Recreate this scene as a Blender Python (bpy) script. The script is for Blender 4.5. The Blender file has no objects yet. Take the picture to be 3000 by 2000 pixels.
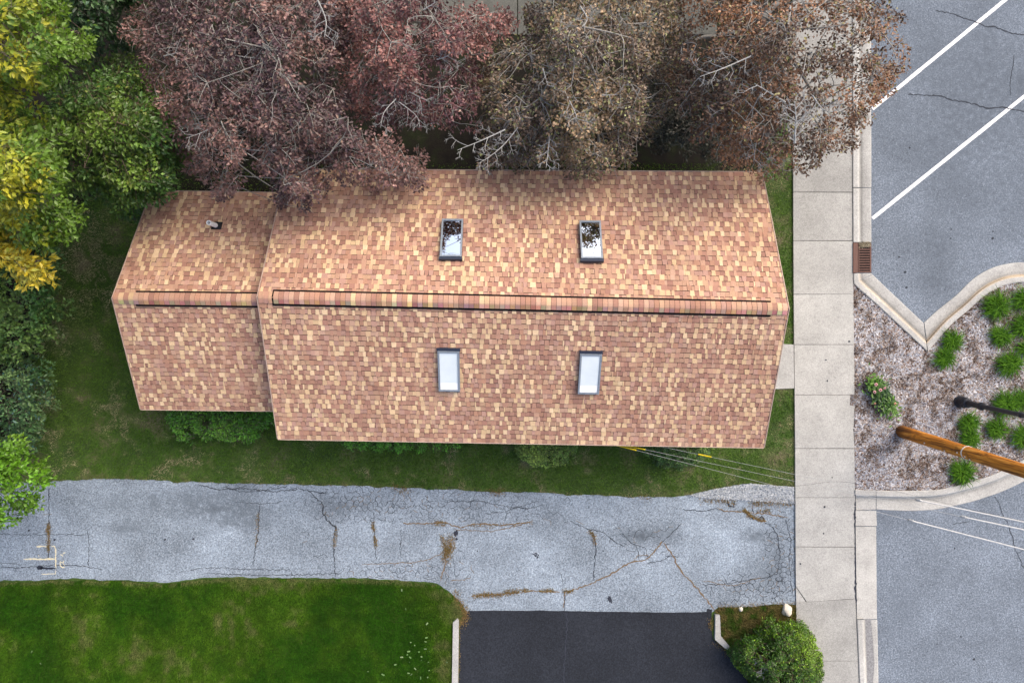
import bpy, bmesh, math, random
import numpy as np
from mathutils import Vector, Matrix
from mathutils.geometry import tessellate_polygon, delaunay_2d_cdt

random.seed(7)
R = math.radians
H = 22.0            # camera height above the road, metres
F = 2000.0          # focal length in photograph pixels (24 mm on 36 mm, 3000 px wide)

# ------------------------------------------------------------------ camera, sky, sun, exposure
scn = bpy.context.scene
cam_d = bpy.data.cameras.new("camera")
cam = bpy.data.objects.new("camera", cam_d)
scn.collection.objects.link(cam)
cam.location = (0, 0, H)
cam.rotation_euler = (0, 0, 0)
cam_d.lens = 24.0
cam_d.sensor_width = 36.0
cam_d.clip_start = 0.1
cam_d.clip_end = 2000
scn.camera = cam

SUN_AZ = R(48)      # clockwise from +Y
SUN_EL = R(47)
world = bpy.data.worlds.new("World")
scn.world = world
world.use_nodes = True
wn = world.node_tree
bg = wn.nodes["Background"]
sky = wn.nodes.new("ShaderNodeTexSky")
sky.sky_type = 'NISHITA'
sky.sun_disc = False
sky.sun_elevation = SUN_EL
sky.sun_rotation = SUN_AZ
sky.air_density = 1.0
sky.dust_density = 6.0
sky.ozone_density = 0.6
bg.inputs[1].default_value = 0.15
wn.links.new(sky.outputs[0], bg.inputs[0])

sun_d = bpy.data.lights.new("sun", 'SUN')
sun_d.energy = 0.8
sun_d.angle = R(48)
sun_d.color = (1.0, 0.87, 0.70)
sun = bpy.data.objects.new("sun", sun_d)
scn.collection.objects.link(sun)
sdir = Vector((math.sin(SUN_AZ) * math.cos(SUN_EL), math.cos(SUN_AZ) * math.cos(SUN_EL), math.sin(SUN_EL)))
sun.rotation_euler = sdir.to_track_quat('Z', 'Y').to_euler()
sun.location = sdir * 60

vs = scn.view_settings
vs.view_transform = 'Standard'
vs.look = 'None'
vs.gamma = 1
vs.use_curve_mapping = False
vs.exposure = 0.80

# ------------------------------------------------------------------ helpers
def P(px, py, z=0.0):
    """world point at height z that the photograph shows at (px, py)"""
    k = (H - z) / F
    return Vector(((px - 1500) * k, (1000 - py) * k, z))

def srgb(r, g, b):
    def f(c):
        c /= 255.0
        return c / 12.92 if c <= 0.04045 else ((c + 0.055) / 1.055) ** 2.4
    return (f(r), f(g), f(b))

def tag(o, label=None, cat=None, group=None, kind=None):
    if label: o["label"] = label
    if cat: o["category"] = cat
    if group: o["group"] = group
    if kind: o["kind"] = kind
    return o

def link(o, parent=None):
    scn.collection.objects.link(o)
    if parent is not None:
        o.parent = parent
        o.matrix_parent_inverse = Matrix.Translation(parent_loc(parent)).inverted()
    return o

def parent_loc(p):
    v = Vector(p.location)
    while p.parent is not None:      # children sit with identity world transforms
        p = p.parent
        if p.type == 'EMPTY':
            v = v + Vector(p.location) * 0
    return v

def empty(name, loc=(0, 0, 0)):
    o = bpy.data.objects.new(name, None)
    o.location = loc
    o.empty_display_size = 0.2
    scn.collection.objects.link(o)
    return o

class MB:
    """collects vertices, faces, per-vertex colours; builds one mesh object in world coordinates"""
    def __init__(s):
        s.v = []; s.f = []; s.c = []; s.m = []
    def add(s, verts, faces, col=(1, 1, 1), mi=0):
        b = len(s.v)
        s.v += [tuple(v) for v in verts]
        s.c += [col] * len(verts)
        s.f += [tuple(i + b for i in f) for f in faces]
        s.m += [mi] * len(faces)
    def box(s, o, ex, ey, ez, col=(1, 1, 1), mi=0):
        o, ex, ey, ez = map(Vector, (o, ex, ey, ez))
        vs_ = [o, o + ex, o + ex + ey, o + ey]
        vs_ += [v + ez for v in vs_]
        fc = [(0, 3, 2, 1), (4, 5, 6, 7), (0, 1, 5, 4), (1, 2, 6, 5), (2, 3, 7, 6), (3, 0, 4, 7)]
        s.add(vs_, fc, col, mi)
    def tube(s, pts, rads, n=6, col=(1, 1, 1), cap=True, mi=0):
        pts = [Vector(p) for p in pts]
        vs_ = []; fc = []
        up = Vector((0.13, 0.31, 0.94))
        for i, p in enumerate(pts):
            d = (pts[min(i + 1, len(pts) - 1)] - pts[max(i - 1, 0)])
            if d.length < 1e-9: d = Vector((0, 0, 1))
            d.normalize()
            a = d.cross(up)
            if a.length < 1e-3: a = d.cross(Vector((1, 0, 0)))
            a.normalize(); b = a.cross(d)
            r = rads[i] if hasattr(rads, '__len__') else rads
            for k in range(n):
                t = 2 * math.pi * k / n
                vs_.append(p + a * (r * math.cos(t)) + b * (r * math.sin(t)))
        for i in range(len(pts) - 1):
            for k in range(n):
                k2 = (k + 1) % n
                fc.append((i * n + k, (i + 1) * n + k, (i + 1) * n + k2, i * n + k2))
        if cap:
            fc.append(tuple(range(n)))
            fc.append(tuple(reversed(range((len(pts) - 1) * n, len(pts) * n))))
        s.add(vs_, fc, col, mi)
    def poly(s, pts, z0, z1, col=(1, 1, 1)):
        """flat polygon (world xy points) at z1 with a skirt down to z0"""
        n = len(pts)
        top = [Vector((p[0], p[1], z1)) for p in pts]
        tri = tessellate_polygon([[Vector((p[0], p[1], 0)) for p in pts]])
        fc = []
        for t in tri:
            a, b, c = (top[i] for i in t)
            if (b - a).cross(c - a).z < 0: t = (t[0], t[2], t[1])
            fc.append(tuple(t))
        s.add(top, fc, col)
        bot = [Vector((p[0], p[1], z0)) for p in pts]
        s.add(top + bot, [(i, (i + 1) % n, n + (i + 1) % n, n + i) for i in range(n)], col)
    def build(s, name, mats, parent=None, smooth=False):
        me = bpy.data.meshes.new(name)
        me.from_pydata(s.v, [], s.f)
        if not isinstance(mats, (list, tuple)): mats = [mats]
        for m in mats: me.materials.append(m)
        if len(mats) > 1:
            me.polygons.foreach_set("material_index", np.array(s.m, dtype=np.int32))
        at = me.color_attributes.new("col", 'FLOAT_COLOR', 'POINT')
        c = np.ones((len(s.v), 4), dtype=np.float32)
        c[:, :3] = np.array(s.c, dtype=np.float32).reshape(-1, 3)
        at.data.foreach_set("color", c.ravel())
        if smooth:
            me.polygons.foreach_set("use_smooth", np.ones(len(me.polygons), dtype=bool))
        me.update()
        o = bpy.data.objects.new(name, me)
        return link(o, parent)

def raw_mesh(name, verts, tris, cols, mat, parent=None):
    """big triangle soup from numpy arrays"""
    me = bpy.data.meshes.new(name)
    nv, nt = len(verts), len(tris)
    me.vertices.add(nv); me.vertices.foreach_set("co", verts.astype(np.float32).ravel())
    me.loops.add(nt * 3); me.loops.foreach_set("vertex_index", tris.astype(np.int32).ravel())
    me.polygons.add(nt)
    me.polygons.foreach_set("loop_start", np.arange(0, nt * 3, 3, dtype=np.int32))
    me.materials.append(mat)
    at = me.color_attributes.new("col", 'FLOAT_COLOR', 'POINT')
    c = np.ones((nv, 4), dtype=np.float32); c[:, :3] = cols
    at.data.foreach_set("color", c.ravel())
    me.update(calc_edges=True)
    return link(bpy.data.objects.new(name, me), parent)

def in_poly(x, y, poly):
    ins = np.zeros(len(x), dtype=bool)
    n = len(poly)
    for i in range(n):
        x1, y1 = poly[i]; x2, y2 = poly[(i + 1) % n]
        if y1 == y2: continue
        c = ((y1 > y) != (y2 > y)) & (x < (x2 - x1) * (y - y1) / (y2 - y1) + x1)
        ins ^= c
    return ins

_grid = np.random.default_rng(99).random((257, 257))
def vnoise(x, y, oct=3):
    s = np.zeros_like(x, dtype=float); amp = 1.0; tot = 0.0
    for o in range(oct):
        xx = np.mod(x * 2 ** o + 17.3 * o, 256); yy = np.mod(y * 2 ** o + 41.7 * o, 256)
        xi = xx.astype(int); yi = yy.astype(int); fx = xx - xi; fy = yy - yi
        fx = fx * fx * (3 - 2 * fx); fy = fy * fy * (3 - 2 * fy)
        g = _grid
        v = (g[xi, yi] * (1 - fx) + g[xi + 1, yi] * fx) * (1 - fy) + (g[xi, yi + 1] * (1 - fx) + g[xi + 1, yi + 1] * fx) * fy
        s += v * amp; tot += amp; amp *= 0.55
    return s / tot

def rough_edge(pts, step=14, amp=5, seed=0, skip=()):
    """subdivide a photo-pixel polygon and wobble its edge; edges listed in skip stay straight"""
    out = []
    n = len(pts)
    for i in range(n):
        a = Vector(pts[i]).to_2d(); b = Vector(pts[(i + 1) % n]).to_2d()
        out.append((a.x, a.y))
        L = (b - a).length
        if i in skip or L < step * 1.5 or L > 2600: continue
        k = int(L / step)
        d = (b - a) / L; nn = Vector((-d.y, d.x))
        for j in range(1, k):
            q = a + d * (L * j / k)
            w = float(vnoise(np.array([q.x / 37 + seed]), np.array([q.y / 37]), 3)[0] - .5) * 2 * amp
            w += random.uniform(-amp, amp) * .25
            q = q + nn * w
            out.append((q.x, q.y))
    return out

def W(pts, z):
    return [P(x, y, z) for x, y in pts]

# ------------------------------------------------------------------ materials
class N:
    def __init__(s, name):
        s.m = bpy.data.materials.new(name); s.m.use_nodes = True
        s.t = s.m.node_tree; s.b = s.t.nodes["Principled BSDF"]
        s.out = s.t.nodes["Material Output"]
        s.b.inputs["Roughness"].default_value = 0.9
        s.b.inputs["Specular IOR Level"].default_value = 0.25
        s._pos = None
    def nd(s, t, **k):
        n = s.t.nodes.new(t)
        for a, v in k.items(): setattr(n, a, v)
        return n
    def set(s, i, v):
        if hasattr(v, 'is_linked') or isinstance(v, bpy.types.NodeSocket): s.t.links.new(v, i)
        else:
            if isinstance(v, tuple) and len(v) == 3 and i.type == 'RGBA': v = (*v, 1)
            i.default_value = v
    def pos(s):
        if s._pos is None: s._pos = s.nd("ShaderNodeNewGeometry").outputs["Position"]
        return s._pos
    def obj(s): return s.nd("ShaderNodeTexCoord").outputs["Object"]
    def attr(s): return s.nd("ShaderNodeAttribute", attribute_name="col").outputs["Color"]
    def mapv(s, vec, scale=(1, 1, 1), rot=(0, 0, 0), loc=(0, 0, 0)):
        n = s.nd("ShaderNodeMapping"); s.set(n.inputs[0], vec)
        n.inputs["Scale"].default_value = scale; n.inputs["Rotation"].default_value = rot
        n.inputs["Location"].default_value = loc
        return n.outputs[0]
    def noise(s, scale, detail=3, rough=.55, vec=None, dist=0):
        n = s.nd("ShaderNodeTexNoise")
        s.set(n.inputs["Vector"], vec or s.pos())
        n.inputs["Scale"].default_value = scale; n.inputs["Detail"].default_value = detail
        n.inputs["Roughness"].default_value = rough; n.inputs["Distortion"].default_value = dist
        return n.outputs["Fac"]
    def voro(s, scale, feat='F1', out="Distance", vec=None):
        n = s.nd("ShaderNodeTexVoronoi", feature=feat); s.set(n.inputs["Vector"], vec or s.pos())
        n.inputs["Scale"].default_value = scale
        return n.outputs[out]
    def ramp(s, fac, *st):
        n = s.nd("ShaderNodeValToRGB"); s.set(n.inputs[0], fac)
        e = n.color_ramp.elements
        while len(e) < len(st): e.new(.5)
        for i, (p, c) in enumerate(st):
            e[i].position = p
            e[i].color = (c, c, c, 1) if not isinstance(c, tuple) else (*c, 1)
        return n.outputs[0]
    def mix(s, fac, a, b, mode='MIX'):
        n = s.nd("ShaderNodeMix", data_type='RGBA', blend_type=mode)
        s.set(n.inputs[0], fac); s.set(n.inputs[6], a); s.set(n.inputs[7], b)
        return n.outputs[2]
    def math(s, op, a, b=0.0):
        n = s.nd("ShaderNodeMath", operation=op); s.set(n.inputs[0], a); s.set(n.inputs[1], b)
        return n.outputs[0]
    def blob(s, c, r, soft=1.0):
        """1 inside an ellipse of radii r round the place c, fading to 0 at its rim"""
        v = s.mapv(s.pos(), (1 / r[0], 1 / r[1], 0), loc=(-c[0] / r[0], -c[1] / r[1], 0))
        n = s.nd("ShaderNodeVectorMath", operation='LENGTH'); s.set(n.inputs[0], v)
        return s.ramp(n.outputs["Value"], (max(0, 1 - soft), 1.0), (1, 0.0))
    def bump(s, h, strength=.4, dist=.01):
        n = s.nd("ShaderNodeBump"); s.set(n.inputs["Height"], h)
        n.inputs["Strength"].default_value = strength; n.inputs["Distance"].default_value = dist
        s.t.links.new(n.outputs[0], s.b.inputs["Normal"])
    def col(s, c): s.set(s.b.inputs["Base Color"], c); return s
    def rough(s, r): s.set(s.b.inputs["Roughness"], r); return s

def plain(name, c, rough=.6, metal=0.0, spec=.4):
    n = N(name)
    n.col(n.mix(n.ramp(n.noise(22, 4), (.35, .82), (.65, 1.08)), (0, 0, 0), c))
    n.rough(rough); n.b.inputs["Metallic"].default_value = metal
    n.b.inputs["Specular IOR Level"].default_value = spec
    return n.m

def asphalt(name, dark, mid, light, stains=(), tone=.25, grain=1.0):
    n = N(name)
    g = n.noise(22 * grain, 3, .85)
    c = n.ramp(g, (.34, dark), (.5, mid), (.66, light))
    c2 = n.ramp(n.voro(30 * grain, out='Color'), (.1, .72), (.9, 1.24))
    c = n.mix(1.0, c, c2, 'MULTIPLY')
    big = n.ramp(n.noise(.55, 5, .6), (.3, 1 - tone), (.7, 1 + tone * .5))
    c = n.mix(1.0, c, big, 'MULTIPLY')
    c = n.mix(n.ramp(n.noise(3.1, 4, .6), (.55, 0.0), (.75, .35)), c, tuple(x * .72 for x in mid))
    for (px, py, rx, ry, a, k) in stains:
        ctr = P(px, py); m = n.blob(ctr, (rx * H / F, ry * H / F), .9)
        m = n.math('MULTIPLY', n.math('MULTIPLY', m, n.ramp(n.noise(6, 4), (.3, .25), (.6, 1.0))), a)
        c = n.mix(m, c, tuple(x * k for x in mid))
    n.col(c); n.rough(.92); n.bump(g, .5, .006)
    return n.m

def concrete(name, base, tint, dirt_attr=False, tone=.22):
    n = N(name)
    g = n.noise(60, 2, .7)
    c = n.ramp(n.noise(1.1, 6, .62), (.3, tuple(x * (1 - tone) for x in base)), (.55, base), (.75, tint))
    c = n.mix(1.0, c, n.ramp(g, (.35, .78), (.65, 1.16)), 'MULTIPLY')
    c = n.mix(1.0, c, n.ramp(n.noise(24, 4, .85), (.34, .74), (.6, 1.08)), 'MULTIPLY')
    c = n.mix(n.ramp(n.noise(7, 5, .7), (.54, 0.0), (.70, .5)), c, tuple(x * .55 for x in base))
    if dirt_attr:
        c = n.mix(1.0, c, n.attr(), 'MULTIPLY')
    n.col(c); n.rough(.9); n.bump(g, .35, .004)
    return n.m

M = {}
n = N("ground soil grass")
M['ground'] = n.col(n.ramp(n.noise(1.3, 6, .65), (.3, (.03, .028, .018)), (.5, (.05, .055, .02)), (.7, (.07, .085, .03)))).m

n = N("lawn turf mottled")
c = n.ramp(n.noise(1.0, 6, .62), (.36, (.04, .075, .018)), (.52, (.058, .105, .022)), (.70, (.15, .135, .08)))
c = n.mix(1.0, c, n.ramp(n.noise(38, 3, .7), (.3, .45), (.7, 1.5)), 'MULTIPLY')
n.col(c); n.bump(n.noise(40, 3), .8, .03); M['lawn'] = n.m
n = N("lawn turf lush")
c = n.ramp(n.noise(.9, 6, .6), (.36, (.022, .060, .006)), (.55, (.034, .085, .009)), (.72, (.07, .10, .02)))
c = n.mix(1.0, c, n.ramp(n.noise(38, 3, .7), (.3, .5), (.7, 1.45)), 'MULTIPLY')
n.col(c); n.bump(n.noise(40, 3), .8, .03); M['lush'] = n.m
n = N("soil with litter and painted shade")
c = n.ramp(n.noise(2.2, 6, .65), (.35, (.008, .007, .006)), (.5, (.014, .012, .009)), (.62, (.014, .020, .007)), (.75, (.040, .034, .025)))  # near-black tones put the tree shade into the soil colour
n.col(n.mix(1.0, c, n.ramp(n.noise(30, 3, .7), (.3, .5), (.7, 1.5)), 'MULTIPLY')); M['soil_and_shade'] = n.m

drive_stains = [(640, 1490, 260, 45, .6, .45), (330, 1475, 90, 40, .4, .6), (380, 1545, 120, 30, .5, .5), (700, 1530, 140, 28, .55, .5),
                (590, 1450, 200, 30, .45, .5), (1010, 1480, 170, 60, .5, .5), (1880, 1570, 110, 40, .75, .45), (2215, 1565, 60, 30, .7, .5),
                (1970, 1560, 50, 40, .4, .5), (2280, 1620, 60, 120, .45, .6), (450, 1470, 20, 28, .6, .5), (640, 1380, 200, 20, .3, .5), (2240, 1680, 140, 60, .3, .6)]
M['drive'] = asphalt("old driveway asphalt", (.125, .160, .202), (.24, .294, .358), (.375, .435, .505), [(a, b, c_, d_, min(1, e * 1.45), f_ * .85) for a, b, c_, d_, e, f_ in drive_stains], .34)
road_stains = [(2750, 720, 90, 70, .6, .5), (2730, 820, 80, 60, .6, .45), (2860, 240, 60, 200, .3, .6), (2900, 150, 25, 120, .4, .5), (2730, 410, 25, 25, .6, .45),
               (2990, 240, 14, 60, .6, .4), (2855, 600, 14, 14, .6, .55), (2940, 615, 16, 16, .6, .55), (2870, 190, 14, 14, .6, .55), (2880, 250, 14, 14, .6, .55), (2920, 265, 14, 14, .5, .6),
               (2650, 1780, 60, 140, .4, .65), (2600, 1500, 60, 40, .4, .6), (2860, 330, 520, 620, .75, .55)]
M['road'] = asphalt("road asphalt", (.085, .105, .135), (.165, .200, .25), (.265, .31, .365), road_stains, .24)
M['seal'] = asphalt("fresh sealed asphalt", (.015, .018, .026), (.020, .024, .033), (.029, .034, .045), (), .25)
M['conc'] = concrete("sidewalk concrete", (.415, .42, .41), (.475, .482, .47), True, .16)
M['kerb'] = concrete("kerb concrete", (.455, .458, .445), (.51, .515, .50), True, .2)
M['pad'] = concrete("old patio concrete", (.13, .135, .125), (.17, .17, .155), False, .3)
n = N("white road paint")
n.col(n.ramp(n.noise(28, 4, .7), (.3, (.55, .57, .62)), (.45, (.82, .83, .85)))); M['paint'] = n.m
n = N("faded survey paint")
n.col(n.ramp(n.noise(30, 4, .7), (.35, (.42, .45, .48)), (.55, (.74, .66, .40)))); M['spray'] = n.m
M['crack'] = plain("crack dark grey", (.035, .042, .055), .95)  # dark blue-grey of the crack ribbons and small road spots
M['crackbrown'] = plain("crack with dead weeds", (.16, .115, .07), .95)
M['tar'] = plain("tar patch", (.02, .025, .04), .6)
n = N('damp silt'); n.col(n.ramp(n.noise(20, 4), (.35, (.16, .165, .175)), (.65, (.27, .275, .285)))); M['damp'] = n.m
M['joint'] = plain("joint dirt", (.07, .065, .055), .95)

n = N("mulch bed")
c = n.ramp(n.noise(24, 4, .75), (.3, (.10, .065, .045)), (.45, (.26, .21, .18)), (.6, (.45, .43, .43)), (.75, (.62, .61, .62)))
c = n.mix(n.ramp(n.noise(1.8, 5, .65), (.5, 0.0), (.68, .8)), c, (.12, .07, .05))
n.col(c); n.bump(n.noise(30, 3), .8, .02); M['mulch'] = n.m

n = N("asphalt shingles")
c = n.mix(1.0, n.attr(), n.ramp(n.noise(70, 2, .7), (.3, .78), (.7, 1.2)), 'MULTIPLY')
c = n.mix(1.0, c, n.ramp(n.noise(.7, 4, .6), (.3, .9), (.7, 1.07)), 'MULTIPLY')
n.col(c); n.rough(.95); n.bump(n.noise(120, 2), .4, .004); M['shingle'] = n.m
M['feltshade'] = plain("roof underlay shadow dark", (.055, .040, .036), .95)  # dark deck seen through tab gaps, toned to stand in for shadow lines
M['fascia'] = plain("drip edge", (.46, .34, .28), .6)
M['black'] = plain("ridge vent black", (.006, .006, .007), .9, spec=.1)
n = N("wall siding")
wv = n.nd("ShaderNodeTexWave", wave_type='BANDS', bands_direction='Z'); n.set(wv.inputs["Vector"], n.pos()); wv.inputs["Scale"].default_value = 2.2
n.col(n.mix(n.ramp(wv.outputs[0], (.0, 0.0), (.12, 1.0)), (.22, .18, .14), (.52, .46, .38))); M['wall'] = n.m
M['frame'] = plain("skylight aluminium", (.25, .29, .34), .45, .2)
M['framedark'] = plain("skylight head flashing", (.035, .045, .075), .4, .3)
M['white'] = plain("white painted", (.78, .78, .77), .5)
M['pvc'] = plain("white pvc", (.88, .90, .92), .4)
M['rubber'] = plain("black rubber boot", (.012, .013, .018), .6)
n = N("skylight glass")
n.b.inputs["Metallic"].default_value = 1.0
n.col((.80, .86, .92)); n.rough(.02); M['glass'] = n.m
n = N("skylight blind behind glass")
n.col(n.ramp(n.noise(3, 3), (.3, (.62, .70, .75)), (.7, (.68, .76, .81)))); n.rough(.7); n.b.inputs["Coat Weight"].default_value = .25; n.b.inputs["Coat Roughness"].default_value = .03
M['blind'] = n.m
n = N("white blind rail behind glass"); n.col((.86, .88, .90)); n.rough(.7); M['rail'] = n.m
M['winglass'] = plain("dark window glass", (.03, .035, .04), .08, spec=.6)
M['door'] = plain("painted door", (.16, .07, .05), .5)
M['rust'] = plain("rusty cast iron", (.13, .068, .055), .7, .2)
M['ironframe'] = plain("dark cast iron", (.06, .05, .05), .7, .3)
M['dark'] = plain("drain pit", (.006, .005, .005), 1.0)
M['lamp'] = plain("black lamp paint", (.012, .015, .024), .42, .0, .5)
M['lampglass'] = plain("lamp glass", (.7, .7, .66), .3)
M['wire'] = plain("aluminium wire", (.50, .50, .49), .5)
M['sleevew'] = plain("white cable sleeve", (.80, .79, .76), .5)
M['yellow'] = plain("yellow sleeve", (.82, .62, .015), .5)
M['rock'] = concrete("pale rock", (.62, .58, .50), (.75, .71, .64))
M['hose'] = plain("black hose", (.015, .016, .016), .5)
M['steel'] = plain("galvanised steel", (.45, .46, .47), .4, .6)

n = N("treated pole wood")
v = n.mapv(n.obj(), (15, 15, .75))
s1 = n.noise(1.0, 6, .65, v, .6)
c = n.ramp(s1, (.32, (.05, .02, .008)), (.42, (.30, .11, .02)), (.54, (.60, .22, .025)), (.68, (.78, .38, .08)))
c = n.mix(n.ramp(n.noise(3.2, 4, .7, n.mapv(n.obj(), (1, 1, .6))), (.56, 0.0), (.68, .75)), c, (.07, .03, .012))
z = n.nd("ShaderNodeSeparateXYZ"); n.set(z.inputs[0], n.obj())
c = n.mix(n.ramp(n.math('MULTIPLY', n.math('ADD', z.outputs[2], n.noise(5, 3)), .5), (.28, .85), (.75, 0.0)), c, (.05, .024, .013))
n.col(c); n.rough(.8); n.bump(s1, .8, .02); M['pole'] = n.m

def foliage(name, trans=.35, rough=.55, spec=.3):
    n = N(name)
    a = n.attr()
    n.col(a); n.rough(rough); n.b.inputs["Specular IOR Level"].default_value = spec
    t = n.nd("ShaderNodeBsdfTranslucent"); n.set(t.inputs[0], n.mix(1.0, a, (1.15, 1.1, .6), 'MULTIPLY'))
    mx = n.nd("ShaderNodeMixShader"); mx.inputs[0].default_value = trans
    n.t.links.new(n.b.outputs[0], mx.inputs[1]); n.t.links.new(t.outputs[0], mx.inputs[2])
    n.t.links.new(mx.outputs[0], n.out.inputs[0])
    return n.m
M['leaf'] = foliage("leaves", .18, .42, .5)
M['blade'] = foliage("grass blades", .25, .7, .15)
n = N("bits"); n.col(n.attr()); n.rough(.9); M['bits'] = n.m
n = N("pale bark"); n.col(n.mix(1.0, n.attr(), n.ramp(n.noise(14, 4, .7), (.3, .6), (.7, 1.2)), 'MULTIPLY')); n.rough(.9); M['bark'] = n.m

# ------------------------------------------------------------------ ground, roads, paving
def structure(name, mb, mats, **k):
    o = mb.build(name, mats, **k); o["kind"] = "structure"; return o

g = MB(); g.poly([(-350, -350), (350, -350), (350, 350), (-350, 350)], -.5, -.06); structure("ground", g, M['ground'])

ZL, ZD, ZS, ZW, ZB = .040, .052, .058, .11, .09
lawn = MB(); lawn.poly(W([(-3500, -2600), (2325, -2600), (2325, 1000), (2333, 1800), (2345, 4200), (-3500, 4200)], ZL), -.06, ZL)
structure("lawn", lawn, M['lawn'])
soil_and_shade = MB(); soil_and_shade.poly(W(rough_edge([(-2500, -1500), (2316, -1500), (2318, 330), (2240, 420), (2240, 505), (1900, 510), (1000, 505), (760, 600), (400, 560), (270, 570), (185, 640), (150, 760), (120, 900), (100, 1060), (80, 1250), (50, 1360), (-2500, 1380)], 22, 16, 3, (0, 1, 15, 16)), ZL + .004), 0, ZL + .004)  # outline carried over the grass strip to darken it like tree shade
structure("soil_and_shade", soil_and_shade, M['soil_and_shade'])

drive_px = rough_edge([(-1800, 1435), (0, 1414), (130, 1412), (310, 1402), (470, 1408), (590, 1412), (800, 1417), (1000, 1422), (1300, 1434), (1500, 1441), (1700, 1450), (1890, 1455), (2000, 1452), (2090, 1432), (2200, 1416), (2327, 1425),
                       (2331, 1600), (2333, 1772), (2290, 1770), (2200, 1777), (2105, 1777), (2090, 1790), (2060, 1812), (1380, 1812), (1366, 1790), (1355, 1770), (1330, 1745), (1300, 1722), (1280, 1708), (1150, 1697), (1000, 1692), (800, 1692), (640, 1690), (560, 1697), (480, 1706), (350, 1698), (200, 1695), (0, 1702), (-1800, 1720)],
                      12, 5, 1, (15, 16, 21, 22, 23, 37, 38))
d = MB(); d.poly(W(drive_px, ZD), 0, ZD); structure("driveway", d, M['drive'])
seal_px = [(1372, 1788), (1500, 1788), (1650, 1788), (1850, 1792), (2000, 1793), (2070, 1791), (2072, 1782), (2086, 1785), (2082, 1827), (2090, 1872), (2138, 1914), (2172, 1960), (2208, 2000), (2330, 2140), (2500, 3600), (1330, 3600), (1344, 2200), (1347, 1832)]
lush_px = rough_edge([(-1800, 1726), (0, 1706), (200, 1699), (350, 1702), (480, 1710), (560, 1701), (640, 1694), (800, 1696), (1000, 1696), (1150, 1701), (1280, 1712), (1330, 1750), (1355, 1790), (1347, 1815), (1338, 1830), (1325, 2200), (1300, 3600), (-1800, 3600)], 12, 4, 5, (14, 15, 16, 17))
l2 = MB(); l2.poly(W(lush_px, ZD + .004), 0, ZD + .004); structure("lush_lawn", l2, M['lush'])
s_ = MB(); s_.poly(W(rough_edge(seal_px, 14, 1.6, 9, (13, 14, 15)), ZS), 0, ZS); structure("sealed_driveway", s_, M['seal'])

# north patio under the trees, seen through the crowns
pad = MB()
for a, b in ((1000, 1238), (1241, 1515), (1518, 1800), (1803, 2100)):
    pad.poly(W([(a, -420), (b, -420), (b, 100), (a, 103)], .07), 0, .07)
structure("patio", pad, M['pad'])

# road: one sheet to the right of the sidewalk
rd = MB(); rd.poly(W([(2500, -3600), (9000, -3600), (9000, 5200), (2500, 5200)], 0), -.3, 0.0); structure("road", rd, M['road'])

# sidewalk slabs
sw = MB()
def swl(y): return np.interp(y, [-2600, 490, 800, 1000, 1300, 1600, 1790, 1812, 2400], [2318, 2324, 2325, 2327, 2330, 2331, 2333, 2334, 2346])
def swr(y): return np.interp(y, [-2600, 500, 800, 1000, 1150, 1300, 1450, 1750, 1830, 2000, 2400], [2494, 2497, 2499, 2502, 2504, 2503, 2505, 2506, 2510, 2517, 2530])
joints = [-1180, -1030, -880, -730, -580, -430, -285, -142, 0, 141, 282, 422, 563, 705, 862, 1009, 1156, 1313, 1457, 1601, (1764, 1753), 1935, 2080, 2230, 2380]
for a, b in zip(joints[:-1], joints[1:]):
    al, ar = a if isinstance(a, tuple) else (a, a + random.uniform(-1, 1)); bl, br = b if isinstance(b, tuple) else (b, b)
    gp = .7
    zz = ZW + random.uniform(-.004, .004)
    q = [(swl(al), al + gp), (swr(ar), ar + gp), (swr(br) - (0), br - gp), (swl(bl), bl - gp)]
    if a == 1156: q = [(swl(a), a + gp), (2490, a + gp), (2490, 1188), (swr(1188), 1188), (swr(b) - 3, 1260), (swr(b), b - gp), (swl(b), b - gp)]
    if b == (1764, 1753): q = [(swl(al), al + gp), (swr(ar), ar + gp), (swr(1753), 1752), (2364, 1762), (2332, 1716)]
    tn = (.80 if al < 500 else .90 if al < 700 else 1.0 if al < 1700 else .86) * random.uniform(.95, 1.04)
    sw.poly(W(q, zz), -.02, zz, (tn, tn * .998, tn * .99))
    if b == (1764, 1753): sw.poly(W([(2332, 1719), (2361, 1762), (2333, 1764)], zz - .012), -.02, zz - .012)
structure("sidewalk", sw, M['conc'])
sj = MB(); sj.poly(W([(2316, -2600), (2490, -2600), (2496, 1500), (2508, 2400), (2348, 2400), (2328, 1500)], .0), -.06, .075); structure("sidewalk_bed", sj, M['joint'])
pw = MB(); pw.poly(W([(2190, 1003), (2325, 1009), (2327, 1137), (2190, 1142)], .105), 0, .105); structure("footpath", pw, M['conc'])

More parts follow.
